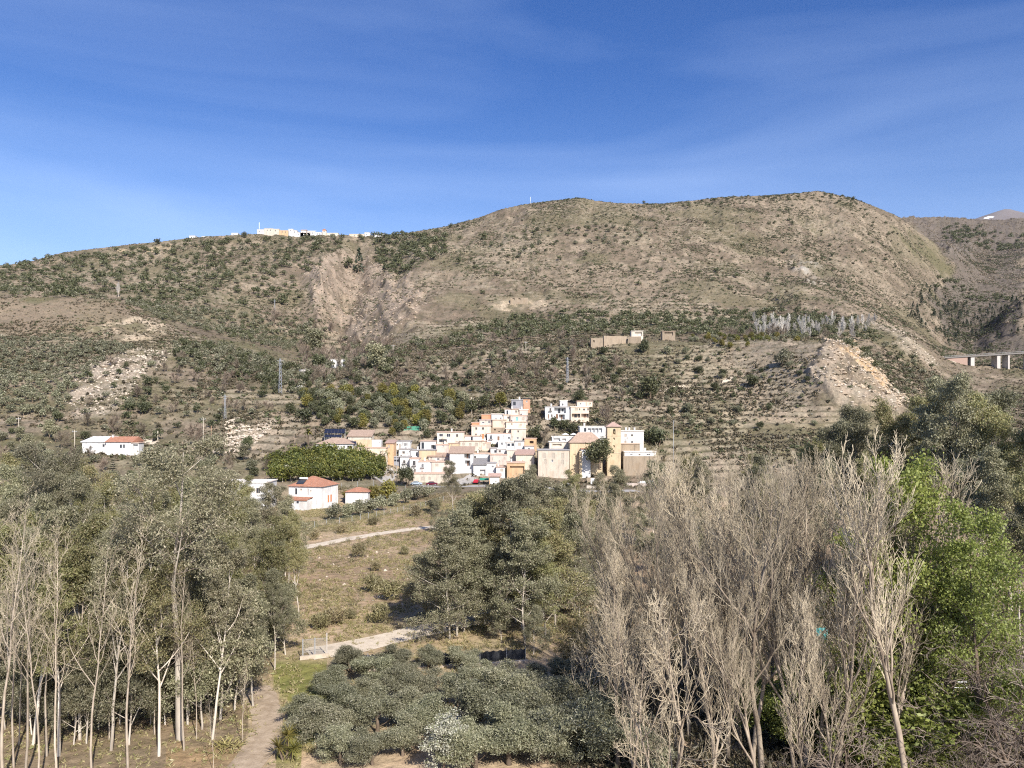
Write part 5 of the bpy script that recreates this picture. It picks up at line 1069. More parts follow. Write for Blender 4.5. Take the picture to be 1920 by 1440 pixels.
H('white house with one shuttered window right of the dark doorway house', 932.6, 842, 950.5, 851.5, 'white', [(934.7, 844, 939, 848.5)], cope=COPEW, d=5)
H('peach-pink house with an air-conditioner terrace low in the stack', 918.7, 852.8, 950.3, 870, 'pink', [(922.5, 858, 924.3, 863, 's'), (945, 858, 947.5, 861.5, 's')], cope=COPE)
H('tall cream house with one dark window low in the stack', 950.4, 844.5, 967.3, 869, 'cream', [(956.3, 857.8, 962, 861.7)], cope=COPEW)
H('wide blank cream house with a pink tiled edge at the right foot of the stack', 967.4, 851.5, 1001.8, 881, 'cream', [(979, 863, 981, 866, 's')], roof='shed', rh=1.6, cope=TILEP)
H('white house with a tiny dark window between the shed roof and the loggia house', 887, 851, 918.5, 863.5, 'white', [(888.7, 855, 893, 861)], cope=COPE)
H('grey-tiled lean-to garage with a white door', 887.5, 870.5, 911, 893, 'white', [(887.8, 884.5, 898, 891.5, 'g'), (900, 880.5, 910, 892, 'a')], roof='shed', rh=2.0, cope=TILEG, d=7, name='garage', cat='garage')
H('white cubic house with one window right of the garage', 911.2, 869.2, 930, 893, 'white', [(921.3, 873, 925.7, 877)], cope=COPEG)
H('small white block with a wide shutter and an orange terrace edge', 930.2, 876.5, 947, 893, 'white', [(938, 879, 943.7, 884.2, 's')], cope=COPE, d=8, Y=287)
H('orange recessed garage front at the right foot of the village', 950.4, 868, 984, 898, 'orange', [(956, 874, 983, 896.5, 'a')], d=7, Y=286, cope=COPE, name='garage', cat='garage')
H('small shed with a pale double door and a tiled roof by the ramp', 917.5, 893.5, 938, 909.5, 'orange', [(918.5, 895.5, 936.5, 908.5, 'g')], roof='gable', rh=1.1, cope=TILEP, d=4, Y=276, down=2, name='shed', cat='shed')
# --- the left half
H('white-cream house with two shuttered windows over three dark panes', 819.5, 810.5, 869.5, 840, 'cream', [(823.3, 813.2, 830.5, 819), (837, 813.2, 844.5, 819.5), (855, 814, 859.2, 819.5), (823, 823.5, 837.8, 829.2), (854.2, 827.6, 858.6, 832.6, 's')], chim=(846,))
H('white bungalow with three slit windows and a round window at the left of the village', 738.5, 828, 769, 843, 'white', [(743.5, 832, 746.5, 835), (748, 832, 751.3, 841, 's'), (757, 830.5, 758.6, 836, 'r'), (760, 830.5, 761.6, 836, 'r'), (762.4, 830.5, 763.7, 836, 'r')], cope=COPEG)
H('white house with a tall dark doorway and a reddish flat roof', 788, 827.5, 817.5, 843, 'white', [(790.3, 829.5, 795, 841.5, 'r'), (808.5, 834.5, 815.5, 841.5, 'l')], cope=COPE)
H('small white and pink house in front of the three dark panes', 817.7, 834, 841, 851, 'pink', [(829, 835.5, 832, 838)], cope=COPE)
H('yellow-orange house block behind the tiled roof', 841.2, 831.5, 861.5, 845, 'yellow', [(846, 833.5, 848, 837, 's')], cope=COPE)
H('orange-yellow blank house wall in the left half of the village', 785.5, 844.5, 816.5, 864, 'yellow', [], cope=COPEG)
H('white house with a dark doorway on a terrace left of the orange wall', 770, 844.5, 785.4, 858, 'white', [(780, 848, 782.4, 855.5, 'r')], cope=COPEG)
H('white house with one square window above the dark clad corner', 747.8, 842.5, 769.8, 856, 'white', [(754.2, 846, 759, 850.8)], cope=COPEG)
H('white house with a balcony window beside the dark clad corner', 750.3, 857, 768, 880, 'white', [(755.8, 863, 760, 868.7, 'b')], cope=COPEG)
H('house corner clad in dark grey at the lane', 737, 857, 750, 876, 'grey', [(739, 862, 748.5, 866, 'a')], cope=COPEG, d=7)
H('white-pink house with a tall balcony window over two small windows', 768.2, 860.2, 785, 889, 'white', [(774, 864, 779, 872.8, 'b'), (770.2, 879, 773.7, 885), (776, 879, 779.5, 885)], cope=COPE)
H('white house with a balcony window right of the tall balcony house', 785.2, 866, 809, 889, 'white', [(790, 869.3, 794.3, 876.5, 'b'), (790, 882, 792.5, 885)], cope=COPE)
H('pinkish house with a worn tiled roof in the left half of the village', 803.5, 855, 842, 866, 'pink', [(807, 856.5, 810, 862, 's'), (819.4, 859, 824, 863)], roof='shed', rh=1.5, cope=TILE)
H('pink house half hidden by the open-crowned tree', 809.2, 866.5, 843, 890, 'pink', [(816, 869.5, 822, 874.5, 's')], cope=COPE)
H('big white house with two stacked glazed loggias under an old tiled roof', 843.2, 849, 886.8, 888, 'white', [(870.5, 849.8, 881.8, 860, 'l'), (872, 863.2, 882, 873.5, 'l')], roof='shed', rh=2.2, cope=TILE, d=8)
H('low cream roadside building with two wide shuttered windows', 775, 888.5, 844, 905, 'cream', [(789.4, 894, 796, 900.7, 's'), (803.4, 894, 807.2, 900.2, 's')], cope=COPE, d=8, Y=284)
# --- right: white and peach houses, church
H('white house with a wide recessed balcony above the church', 1022.3, 763, 1070, 788, 'white', [(1030.2, 765, 1033.7, 770.5, 'b'), (1039.2, 764.3, 1061, 775, 'l'), (1027.7, 776.7, 1030, 785, 'd'), (1033, 777, 1036, 782), (1042, 776.5, 1046.5, 785, 'd'), (1048, 777, 1059, 786, 'l')], d=7, Y=326, cope=COPEG)
H('small white rooftop cabin on the white house with the recessed balcony', 1050.5, 751.5, 1064, 762.3, 'white', [(1054, 756.5, 1056.5, 760.5, 'r')], d=5, Y=329, down=0, cope=COPEW)
H('peach house with a pillared porch on a rounded stone base', 1070.2, 763, 1104.5, 795, 'peach', [(1077.5, 765.5, 1083, 769.5, 's'), (1085.3, 765.5, 1088, 769.5), (1093, 766.2, 1097, 769.7), (1101, 765.5, 1104, 769.7), (1072, 775.5, 1088, 783, 'l'), (1090, 775.5, 1104, 783, 'l')], d=8, Y=325, cope=COPEW)
H('peach rooftop storey set back on the porch house', 1082.3, 752.5, 1111, 762.6, 'peach', [(1086.5, 755, 1090, 759), (1098, 754.5, 1100, 761, 's'), (1105.5, 755.3, 1107.5, 758)], d=6, Y=328, down=0, cope=COPE)
H('beige building with three tall shuttered windows and an orange terrace', 1009, 844.5, 1067.5, 882, 'beige', [(1017, 849, 1022.5, 858.7, 's'), (1034.4, 849, 1040, 859.4, 's'), (1052, 849.5, 1057.5, 859.7, 's'), (1020, 861.5, 1024.4, 869.5, 's'), (1033.7, 861.7, 1037.5, 866.5), (1052, 862, 1056.8, 870, 's')], cope=COPEG, d=10, Y=288, over=.3)
H('white walled roof garden behind the beige building', 1035, 819, 1082, 832, 'white', [(1038, 821.5, 1050, 830, 'a'), (1053, 822, 1062, 829, 'a')], d=5, Y=303, cope=COPEW, name='garden_house')
H('white balustraded terrace house right behind the beige building', 1030, 829, 1069, 846, 'cream', [(1036, 832, 1053, 836, 'a')], d=6, Y=299, cope=COPEW)
H('long low white house with shallow arches behind the church roof', 1087.2, 800, 1137, 818, 'white', [(1095, 802.5, 1099.3, 809.5, 'r'), (1102, 803, 1108, 811, 'a'), (1109, 803, 1115, 811, 'a'), (1116, 803, 1122, 811, 'a'), (1123, 803, 1129, 811, 'a')], d=7, Y=309, cope=COPEW, chim=(1097,))
H('white two-storey house with small chimneys right of the church tower', 1164, 808.5, 1207, 834, 'white', [(1171, 813.5, 1175, 818.8, 's'), (1183, 814.3, 1187, 818), (1170.5, 826.8, 1174.5, 832, 's'), (1183, 826.8, 1187.5, 831)], d=7, Y=300, cope=COPEW, chim=(1176, 1182, 1192))
H('plain tan wall building between the tower and the low white house', 1163.5, 832.5, 1199.5, 848, 'tan', d=6, Y=296, cope=COPE)
H('low white building with a brown lower wall right below the tower', 1171, 847.5, 1230, 862, 'white', [(1181.5, 851, 1186, 853.5), (1197, 851, 1201, 853.5), (1212, 851, 1219.5, 853.5)], d=6, Y=291, cope=COPEW)
H('brown wall under the low white building', 1169, 855.5, 1230, 866, 'tan', d=2, Y=289.5, roof=None, name='retaining_wall', cat='wall', group=None)
# church: nave, tower
Yc = 291; k = Yc / F
ch = thing('church', 'yellow church with a brown hipped tile roof and a square bell tower', 'church', (wx(1099, Yc), Yc, wz(862, Yc)))
facade(61 * k, 32 * k, 7.5, 9, [((1075 - 1099) * k, 5 * k, (1079 - 1099) * k, 11 * k, .3)]).build('wall', WC['yellow'], ch)
ro = roof_mesh('hip', 61 * k, 7.5, 3.9, .5).build('roof', TILE, ch); ro.location = (0, 0, 32 * k + .004)
mb = MB(); a, b = (1069 - 1099) * k, (1088 - 1099) * k; mb.box(b - .5, -2.6, -9, b + .4, -.004, 17 * k); bt = mb.build('buttress', WC['yellow'], ch)
mb = MB(); mb.box((1088.2 - 1099) * k, -2.4, -9, (1106 - 1099) * k, -.004, 20 * k); an = mb.build('annex', WC['white'], ch)
mb = MB(); mb.box((1088 - 1099) * k, -2.6, 20 * k + .004, (1107 - 1099) * k, -.01, 20 * k + .35); mb.build('annex_roof', TILER, an)
mb = MB(); tw0, tw1 = (1138 - 1099) * k, (1163.2 - 1099) * k; tc_ = (tw0 + tw1) / 2; tw = tw1 - tw0
tower = thing('tower', None, None, (tc_, -1.2, 0)); tower.parent = ch
zt = (862 - 800) * k
holes = [((1148.7 - 1150.6) * k, (862 - 814.5) * k, (1153.2 - 1150.6) * k, (862 - 806) * k, .7)] + [((a - 1150.6) * k, (862 - c) * k, (b - 1150.6) * k, (862 - d_) * k, .5) for a, d_, b, c in ((1148.7, 820.5, 1152, 824.5), (1148.7, 834.8, 1152, 838.5), (1148.7, 844, 1151, 848))]
facade(tw, zt, tw, 9, holes).build('tower_wall', WC['yellow'], tower)
# arched head over the belfry opening, bell, string courses, pyramid roof
mb = MB(); r = (1153.2 - 1148.7) / 2 * k; zc = (862 - 806) * k
xs = [(-r * math.cos(i * math.pi / 10), zc + r * math.sin(i * math.pi / 10)) for i in range(11)]; xc0 = (1150.95 - 1150.6) * k
for i in range(10): mb.quad((xc0 + xs[i][0], -.004, xs[i][1]), (xc0 + xs[i][0], -.004, zc), (xc0 + xs[i + 1][0], -.004, zc), (xc0 + xs[i + 1][0], -.004, xs[i + 1][1])) if 0 < i < 9 else None
mb.build('arch_head', GLASS, tower)
mb = MB(); zb = (862 - 811) * k
for (r1, z1), (r2, z2) in (((.08, .75), (.22, .65)), ((.22, .65), (.28, .3)), ((.28, .3), (.42, 0))): mb.bar((xc0, .35, zb + z1), (xc0, .35, zb + z2), r1, 10, r2)
mb.build('bell', plain('bronze', (.2, .16, .1), .4, .8), tower)
mb = MB(); mb.box(-tw / 2 - .12, -.12, (862 - 817.2) * k, tw / 2 + .12, tw + .12, (862 - 816.2) * k); mb.build('cornice', WC['yellow'], tower)
mb = MB(); mb.box(-tw / 2 - .1, -.1, (862 - 849.4) * k, tw / 2 + .1, tw + .1, (862 - 848.8) * k); mb.build('string_course', WC['cream'], tower)
rr = roof_mesh('hip', tw, tw, 9.3 * k, .55).build('tower_roof', TILEP, tower); rr.location = (0, 0, zt + .004)
# --- solar house, stone barn, retaining walls, villa, farmhouse and others
H('white bungalow with a brown hipped roof and solar panels above the orchard', 592.5, 832.5, 662, 850, 'white', [(605.5, 835.5, 611, 841), (627, 836, 632.5, 842, 'd'), (651, 835.5, 660.5, 842, 'l')], roof='hip', rh=2.2, cope=TILE, d=10, Y=287, group=None, name='bungalow')
H('low stone barn with a brown tiled roof behind the solar bungalow', 652.5, 817.5, 696, 832, 'cream', [(653, 817, 690, 818.5, 'a')] and [], roof='shed', rh=2.4, cope=TILE, d=7, Y=306, group=None, name='barn', cat='barn')
H('tall peach retaining wall under the yellow ruin beside the lane', 662.5, 839.8, 724, 880, 'peach', [], d=4, Y=289, roof='flat', group=None, name='retaining_wall', cat='wall', cope=COPE)
H('brick-coloured lower wall at the corner of the lane', 700, 858, 722, 884, 'brick', [], d=2, Y=286.5, roof=None, group=None, name='retaining_wall', cat='wall')
H('roofless yellow and white ruin on top of the peach retaining wall', 664, 825, 697, 841, 'yellow', [(668, 830, 671, 836, 'a')], d=5, Y=293, roof=None, group=None, name='ruined_house')
H('white wall of a ruin beside the yellow ruin by the lane', 697.2, 825, 714, 841, 'white', [(711, 829, 713, 831)], d=4, Y=293, roof=None, group=None, name='ruined_house')
H('orange-sided house between the ruin and the white bungalow at the lane', 723.5, 830, 738, 858, 'orange', [(727, 834, 731, 840, 's')], d=7, Y=294, roof='shed', rh=1.0, cope=TILEP, group=None)
H('green-roofed shed on the bank above the village', 757.5, 806, 786, 812, 'cream', d=5, Y=320, roof='shed', rh=1.5, cope=plain('green_sheet', (.1, .3, .2), .6), group=None, name='shed', cat='shed')
v = H('white villa with a red hipped roof at the edge of the field', 538, 912, 606, 958, 'white', [(551, 916, 555.5, 927.5, 'r'), (562, 916.5, 565, 919.7), (582.5, 919, 585, 921.5), (577, 916, 579, 928, 'a')], roof='hip', rh=2.6, cope=TILER, d=10, Y=215, rz=math.radians(-14), group=None, down=2, name='villa')
kk = 215 / F
mb = MB(); mb.box((532 - 572) * kk, -3.2, -2, (588 - 572) * kk, -.004, (958 - 935) * kk); po = mb.build('porch', WC['white'], v)
mb = MB(); mb.quad(((531 - 572) * kk, -3.5, 23 * kk + .01), ((589 - 572) * kk, -3.5, 23 * kk + .01), ((589 - 572) * kk, -.01, 26.5 * kk), ((531 - 572) * kk, -.01, 26.5 * kk)); mb.box((531 - 572) * kk, -3.5, 22 * kk, (589 - 572) * kk, -3.46, 23 * kk); mb.build('porch_roof', TILER, po)
for a, b in ((540.5, 546.5), (566, 572)):
    mb = MB(); mb.box((a - 572) * kk, -3.26, (958 - 942) * kk, (b - 572) * kk, -3.21, (958 - 936.5) * kk); mb.box((a + .6 - 572) * kk, -3.28, (958 - 941.4) * kk, (b - .6 - 572) * kk, -3.262, (958 - 937.1) * kk, m=1); mb.build('window', [FRAMEW, GLASS], po)
mb = MB(); x = 34 * kk + .02
for y in (3.6, 5.2): mb.box(x, y, 2.2, x + .05, y + .8, 4.2)
mb.build('shutter', REDW, v)
mb = MB(); mb.quad((-3.2, .6, 7.62), (-.9, .6, 7.62), (-.9, 2.2, 8.5), (-3.2, 2.2, 8.5)); mb.quad((-3.2, .6, 7.55), (-3.2, 2.2, 8.43), (-.9, 2.2, 8.43), (-.9, .6, 7.55)); mb.build('solar_panel', GLASS, v)
mb = MB(); mb.bar((-3.0, 2.5, 9.0), (-.6, 2.5, 9.0), .3, 10); mb.build('water_tank', WHITEM, v)
H('small white outbuilding with a red tiled roof beside the villa', 647.5, 922.5, 690, 942, 'white', [], roof='hip', rh=1.2, cope=TILER, d=6, Y=224, group=None, down=2, name='outbuilding', cat='outbuilding')
H('large white house mostly hidden behind the left wood', 388, 905, 500, 966, 'white', [(400, 915, 408, 925), (425, 915, 433, 925), (452, 935, 460, 945), (480, 915, 488, 925)], d=9, Y=212, group=None, down=2, cope=COPEW)
fh = H('white farmhouse with an orange tiled roof below the left hills', 199, 829, 247, 842, 'white', [(192.5, 833, 195, 838), (224.5, 833.5, 228.5, 840, 'r'), (230.7, 833.5, 234, 840, 'r')], roof='gable', rh=2.0, cope=TILER, d=9, Y=284, group=None, name='farmhouse', down=3, chim=(202,))
H('low white wing with a sloping parapet at the left end of the farmhouse', 154, 828, 198.5, 842, 'white', [(192, 833, 196, 838, 'r'), (180, 824, 182, 826)], roof='shed', rh=1.8, cope=WC['white'], d=8, Y=285, group=None, name='farmhouse', down=3)
H('open white carport at the right end of the farmhouse', 247.5, 831, 260, 843, 'white', [(249, 833, 258.5, 842, 'a')], d=4, Y=284, group=None, name='carport', cat='carport', down=3)
H('small open pavilion with white posts among the left treetops', 266, 918, 288, 928, 'white', [(269, 920, 285, 928, 'a')], d=4, Y=238, roof='hip', rh=1.2, cope=TILE, group=None, name='pavilion', cat='pavilion')
H('small white house with two windows in the ravine mouth', 620.5, 674, 643, 690, 'white', [(624, 679, 627, 683), (632, 679, 635, 683)], d=6, Y=450, group=None, down=5, cope=COPEW)
H('tiny white hut below the round water tank', 553, 719, 568, 727, 'white', d=4, Y=400, group=None, down=5, name='hut', cat='hut', cope=COPEW)
H('tan ruined cube at the left of the long ruined wall', 1108, 634, 1131, 648, 'tan', [(1112, 638, 1115, 642, 'a')], d=6, Y=446, group=None, down=5, cope=None, roof=None, name='ruined_house')
H('long tan ruined wall on the terrace edge', 1131, 630, 1178, 648, 'tan', [], d=1.2, Y=447, group=None, down=5, roof=None, name='stone_wall', cat='wall', rz=.25)
H('shorter tan wall right of the long ruined wall', 1178, 631, 1202, 646, 'tan', [], d=1.2, Y=446, group=None, down=5, roof=None, name='stone_wall', cat='wall', rz=-.15)
H('white shed behind the ruined walls', 1184, 621, 1206, 632, 'cream', [(1190, 623, 1204, 630, 'a')], d=5, Y=470, group=None, down=5, name='shed', cat='shed', cope=COPEW)
H('low pale shed right of the white shed on the terrace', 1242, 622, 1266, 630, 'tan', [(1246, 623, 1262, 629, 'a')], d=5, Y=470, group=None, down=5, name='shed', cat='shed', cope=TILE)
H('small red-brick shelter in the left olive grove', 397, 584, 417, 594, 'terracotta', [(402, 587, 406, 592, 'a')], d=5, Y=690, group=None, down=6, name='shelter', cat='shelter')
H('small pink hut under the citrus terrace on the tan slope', 1383, 652, 1405, 662, 'pink', [(1390, 654, 1396, 661, 'a')], d=4, Y=430, group=None, down=5, name='hut', cat='hut')
H('broken cream wall by the bright scar on the main hill', 957, 558, 990, 566, 'tan', [(961, 559, 965, 563, 'a'), (972, 559, 976, 563, 'a')], d=3, Y=672, group=None, down=6, roof=None, name='ruined_house')
# --- hilltop village on the skyline
GH = 'houses of the hilltop village on the skyline'
for i, (a, b, c, e, col, lab) in enumerate(((482, 430.5, 495, 440, 'white', 'leftmost white house of the hilltop village beside the mast'), (495.2, 428.5, 512, 440, 'cream', 'cream house second from the left in the hilltop village'), (512.2, 429.5, 523, 440, 'cream', 'cream house with a dark roof terrace in the hilltop village'), (523.2, 432, 540, 441, 'orange', 'orange house of the hilltop village'), (541, 429.5, 549, 442, 'white', 'tallest white house in the middle of the hilltop village'), (549.2, 432, 556.5, 442, 'white', 'white house joined to the tallest one in the hilltop village'), (557, 436, 564, 443, 'white', 'low white house left of the tan one in the hilltop village'), (563, 436.5, 582, 443, 'tan', 'tan gabled house of the hilltop village'), (564, 432, 574, 436.4, 'white', 'white house peeping over the tan gabled one'), (576, 434, 590, 442, 'white', 'white house with a sloping roof left of the hilltop church tower'), (590.2, 435.5, 603, 442, 'white', 'low white house touching the hilltop church tower'), (612, 437, 634, 442, 'cream', 'low cream row right of the hilltop church tower'), (683.5, 436, 693, 443, 'white', 'lone white cube right of the hilltop village'), (702, 439, 721, 444, 'white', 'last low white house on the right of the hilltop village'), (655, 439, 683, 444, 'peach', 'low tan wall house between the hilltop village and the lone cube'), (466, 444.5, 486, 450, 'white', 'white low arcade below the left end of the hilltop village'), (355, 442, 366, 446, 'white', 'left of two tiny white houses on the left skyline'), (378, 443.2, 396, 446, 'white', 'long tiny white house on the left skyline'), (434, 437, 446, 444, 'white', 'tiny white house left of the dark skyline tree'))):
    H(lab, a, b, c, e, col, [(a + (c - a) * .3, b + 2, a + (c - a) * .3 + 1.6, b + 4.2)] + ([(a + (c - a) * .65, b + 2, a + (c - a) * .65 + 1.6, b + 4.2)] if c - a > 12 else []), d=8, Y=1044, down=14, group=GH, roof='gable' if 'gabled' in lab else 'shed' if 'sloping' in lab else 'flat', rh=2 if 'gabled' in lab else 3, cope=TILE if 'gabled' in lab else COPEW)
ht = H('brick church tower of the hilltop village', 604.5, 431, 611, 442, 'cream', [(606.5, 433, 609, 436, 'a')], d=4.6, Y=1042, down=14, group=None, roof='hip', rh=2.2, cope=TILER, name='church_tower', cat='tower')
mb = MB(); mb.box(-2.36, -.06, 7.0, 2.36, 4.66, 7.78); mb.build('brick_band', WC['terracotta'], ht)
# ------------------------------------------------------------------ posts, pylons, fences, cars and other things
POLEC = plain('concrete_pole', (.52, .46, .37), .9); POLEW = plain('wooden_post', (.3, .2, .13), .9); STEEL = plain('galvanised_steel', (.45, .46, .47), .5, .4)
GREENW = plain('green_wire', (.16, .22, .16), .7); NETB = plain('black_netting', (.035, .037, .042), .85, 0, .3, 1.5); TURQ = plain('turquoise_sheet', (.06, .3, .3), .7); RUBBER = plain('tyre_rubber', (.03, .03, .03), .9)


def at(px, Y, z=None):
    X = wx(px, Y); return X, Y, gz(X, Y) if z is None else z


def pole(px, py, h_px, label, mat=POLEC, r=.14, arm=True, Y=None, name='utility_pole', cat='pole', group=None):
    X, Y, z = hit(px, py) if Y is None else (wx(px, Y), Y, wz(py, Y)); h = h_px / F * Y
    o = thing(name, label, cat, (X, Y, z), 0, group)
    mb = MB(); mb.bar((0, 0, -1.5), (0, 0, h), r, 8, r * .7); mb.build('shaft', mat, o, True)
    if arm:
        mb = MB(); mb.box(-.9, -.06, h - .7, .9, .06, h - .58); mb.build('crossarm', STEEL, o)
        mb = MB()
        for x in (-.8, 0, .8): mb.bar((x, 0, h - .58), (x, 0, h - .38), .05, 6)
        mb.build('insulator', WHITEM, o)
    return o


def pylon(px, py, h_px, label):
    X, Y, z = hit(px, py); h = h_px / F * Y; o = thing('lattice_pylon', label, 'pylon', (X, Y, z), .4)
    mb = MB(); b = h * .045; t = h * .015; n = 9
    def c(i, k): f = i / n; w = b + (t - b) * f; return ((w, w), (-w, w), (-w, -w), (w, -w))[k % 4] + (h * f,)
    for i in range(n):
        for k in range(4):
            mb.bar(c(i, k), c(i + 1, k), .06, 4); mb.bar(c(i, k), c(i + 1, k + 1), .04, 4); mb.bar(c(i, k + 1), c(i + 1, k), .04, 4)
    mb.build('mast', STEEL, o)
    mb = MB(); mb.bar((-h * .09, 0, h * .93), (h * .09, 0, h * .93), .09, 4); mb.bar((-h * .07, 0, h * .84), (h * .07, 0, h * .84), .09, 4); mb.build('crossarm', STEEL, o)


pole(296, 829, 21, 'concrete utility pole at the end of the lane right of the white farmhouse', POLEC, .22, False)
pole(381, 843, 60, 'tall utility pole with crossarm, left of two by the rounded tan tree'); pole(396, 843, 45, 'thick brown utility pole, right of two by the rounded tan tree', POLEW, .2, False)
pole(448, 822, 26, 'short post at the foot of the dirt ramp', POLEC, .1, False); pole(457, 846, 24, 'thin pole in front of the round dark evergreen by the stony bank', STEEL, .08, False)
pole(140, 846, 40, 'utility pole in front of the left end of the farmhouse', POLEC, .14); pole(35, 806, 24, 'thin utility pole in the dry field at the far left', POLEC, .12)
pole(884, 776, 32, 'pale utility pole on the bank above the top of the village', POLEC, .16, False); pole(737, 672, 26, 'utility pole on the terrace at the foot of the ravine rocks', POLEC, .18); pole(986, 664, 24, 'utility pole on the terraces above the village centre', POLEC, .15)
pole(994.5, 383, 14, 'thin white post on the skyline knoll', WHITEM, .25, False); pole(1230, 880, 40, 'lamp-like thin pole at the right end of the low white building', STEEL, .07, False, Y=286)
pole(725, 896, 46, 'pale pole at the lane mouth beside the peach retaining wall', POLEC, .14, False, Y=283); pole(743.5, 902, 58, 'thin steel lamp pole before the dark clad house corner', STEEL, .07, False, Y=282)
pole(1263, 900, 112, 'very thin tall mast rising right of the village', STEEL, .07, False, Y=262, name='mast', cat='mast')
pole(486, 436, 19, 'thin antenna mast beside the hilltop village', WHITEM, .35, False, Y=1009, name='antenna_mast', cat='mast')
pylon(525.5, 738, 66, 'tall lattice pylon at the edge of the left middle grove'); pylon(422, 786, 46, 'lattice pylon on the bare left terraces above the dirt ramp'); pylon(1064, 718, 48, 'lattice pylon on the terraces above the peach house'); pylon(515, 588, 26, 'small lattice pylon at the top of the left hillside grove')
for px, py, h in ((428, 812, 5), (432, 811, 9), (435.5, 813, 4), (438.5, 814, 7)): pole(px, py, h, 'short brown stake standing on the dirt ramp by the stony bank', POLEW, .1, False, name='stake', cat='stake', group='stakes on the dirt ramp')


def fence(pts, label, h=1.6, step=3.0, name='wire_fence', mat=GREENW, z=None):
    P = [hit(*p) for p in pts]; o = thing(name, label, 'fence', P[0]); ox, oy, oz = P[0]
    L = []
    for (a, b, c), (d, e, f) in zip(P, P[1:]):
        n = max(1, int(math.hypot(d - a, e - b) / step))
        for i in range(n): t = i / n; x, y = a + (d - a) * t, b + (e - b) * t; L.append((x - ox, y - oy, gz(x, y) - oz))
    L.append((P[-1][0] - ox, P[-1][1] - oy, P[-1][2] - oz))
    wb = MB()
    for i, p in enumerate(L):
        mb = MB(); mb.bar((p[0], p[1], p[2] - .3), (p[0], p[1], p[2] + h), .05, 6); mb.build('post', STEEL, o)
        if i:
            q = L[i - 1]
            for j in range(9): zz = .08 + (h - .1) * j / 8; wb.bar((q[0], q[1], q[2] + zz), (p[0], p[1], p[2] + zz), .012, 3)
    wb.build('wire_mesh', mat, o)


fence([(612, 986), (660, 978), (720, 967), (780, 954), (832, 940)], 'wire fence with steel posts along the olive row under the villa')
fence([(560, 993), (590, 990), (612, 986)], 'short wire fence below the villa terrace')
fence([(640, 918), (700, 913), (760, 921)], 'green wire fence behind the small red-roofed outbuilding', 2.2, 4)


def screen(pts, h, label):
    P = [at(a, b) for a, b in pts]; ox, oy, oz = P[0]; o = thing('black_screen', label, 'screen', P[0])
    mb = MB(); n = 14; V = []
    for (a, b, c), (d, e, f) in zip(P, P[1:]):
        for i in range(n):
            t = i / n; V.append((a + (d - a) * t - ox, b + (e - b) * t - oy, c + (f - c) * t - oz, h * (.94 + .06 * math.cos(t * 25))))
    a, b, c = P[-1]; V.append((a - ox, b - oy, c - oz, h))
    for k, (x, y, z, hh) in enumerate(V): V[k] = (x, y + .05 * math.sin(k * 1.7), z, hh)
    for p, q in zip(V, V[1:]):
        for s, e in ((0, 1), (1, 0)):
            yy = .02 * s
            w = [(p[0], p[1] + yy, p[2] - .1), (q[0], q[1] + yy, q[2] - .1), (q[0], q[1] + yy, q[2] + q[3]), (p[0], p[1] + yy, p[2] + p[3])]
            mb.quad(*(w if s == 0 else w[::-1]))
    mb.build('netting', NETB, o)
    for a, b, c in P:
        mb = MB(); mb.bar((a - ox, b - oy - .08, c - oz - .2), (a - ox, b - oy - .08, c - oz + h + .1), .04, 6); mb.build('post', STEEL, o)


screen([(631, 79.2), (652, 81.5), (690, 81.2), (724, 81.6)], 1.25, 'short black net screen at the left above the front olive grove')
screen([(822, 82.5), (848, 81.4), (900, 82.3), (950, 83), (985, 83.5)], 1.2, 'long black net screen on the low wall in front of the middle clump')


def low_wall(pts, h, w, label, mat, name='low_wall'):
    P = [at(a, b) for a, b in pts]; ox, oy, oz = P[0]; o = thing(name, label, 'wall', P[0]); mb = MB()
    for i, ((a, b, c), (d, e, f)) in enumerate(zip(P, P[1:])):
        u = Vector((d - a, e - b, 0)).normalized(); nx, ny = -u.y * w / 2, u.x * w / 2
        A = [(a - ox - nx, b - oy - ny), (d - ox - nx, e - oy - ny), (d - ox + nx, e - oy + ny), (a - ox + nx, b - oy + ny)]; zz = (c - oz, f - oz, f - oz, c - oz)
        lo = [(p[0], p[1], z - .8) for p, z in zip(A, zz)]; hi = [(p[0], p[1], z + h) for p, z in zip(A, zz)]
        mb.quad(*hi); mb.quad(*lo[::-1])
        for k in range(4): j = (k + 1) % 4; mb.quad(lo[k], lo[j], hi[j], hi[k])
    mb.build('wall', mat, o); return o


low_wall([(690, 79.6), (760, 80.2), (840, 80.9), (920, 81.7), (990, 82.6)], .2, .3, 'low pale wall running under the long black screen', m_stone)
low_wall([(562, 83.2), (590, 83.8), (616, 84.4)], .4, .3, 'low pale wall under the metal gate fence', m_stone)
low_wall([(868, 69.4), (917, 71.2)], .12, .25, 'far pale kerb of the grey road among the olive trees', CONC, 'kerb'); low_wall([(858, 66.6), (917, 68.2)], .12, .25, 'near pale kerb of the grey road among the olive trees', CONC, 'kerb')
path('road', [(838, 68), (880, 68.5), (920, 69.4), (960, 71)] and [(wx(838, 67), 67), (wx(880, 68), 68), (wx(920, 69.4), 69.4), (wx(970, 71.5), 71.5)], 2.2, ASPH, label='grey road glimpsed between the front olive trees', px=False)
g = thing('metal_fence', 'pale metal railing fence and gate at the end of the dirt road', 'fence', at(568, 83.6))
gx = [wx(568, 83.6), wx(613, 84.5)]
for nm_, a, b in (('gate_panel', 0, .48), ('gate_panel', .5, .97)):
    mb = MB(); L = gx[1] - gx[0]
    for i in range(14): x = L * (a + (b - a) * i / 13); mb.box(x, .9 * x / L, .65, x + .025, .9 * x / L + .025, 2.1)
    for z in (.7, 2.05): mb.bar((L * a, .9 * a, z), (L * b, .9 * b, z), .03, 5)
    mb.build(nm_, plain('gate_grey', (.3, .28, .25), .7), g)
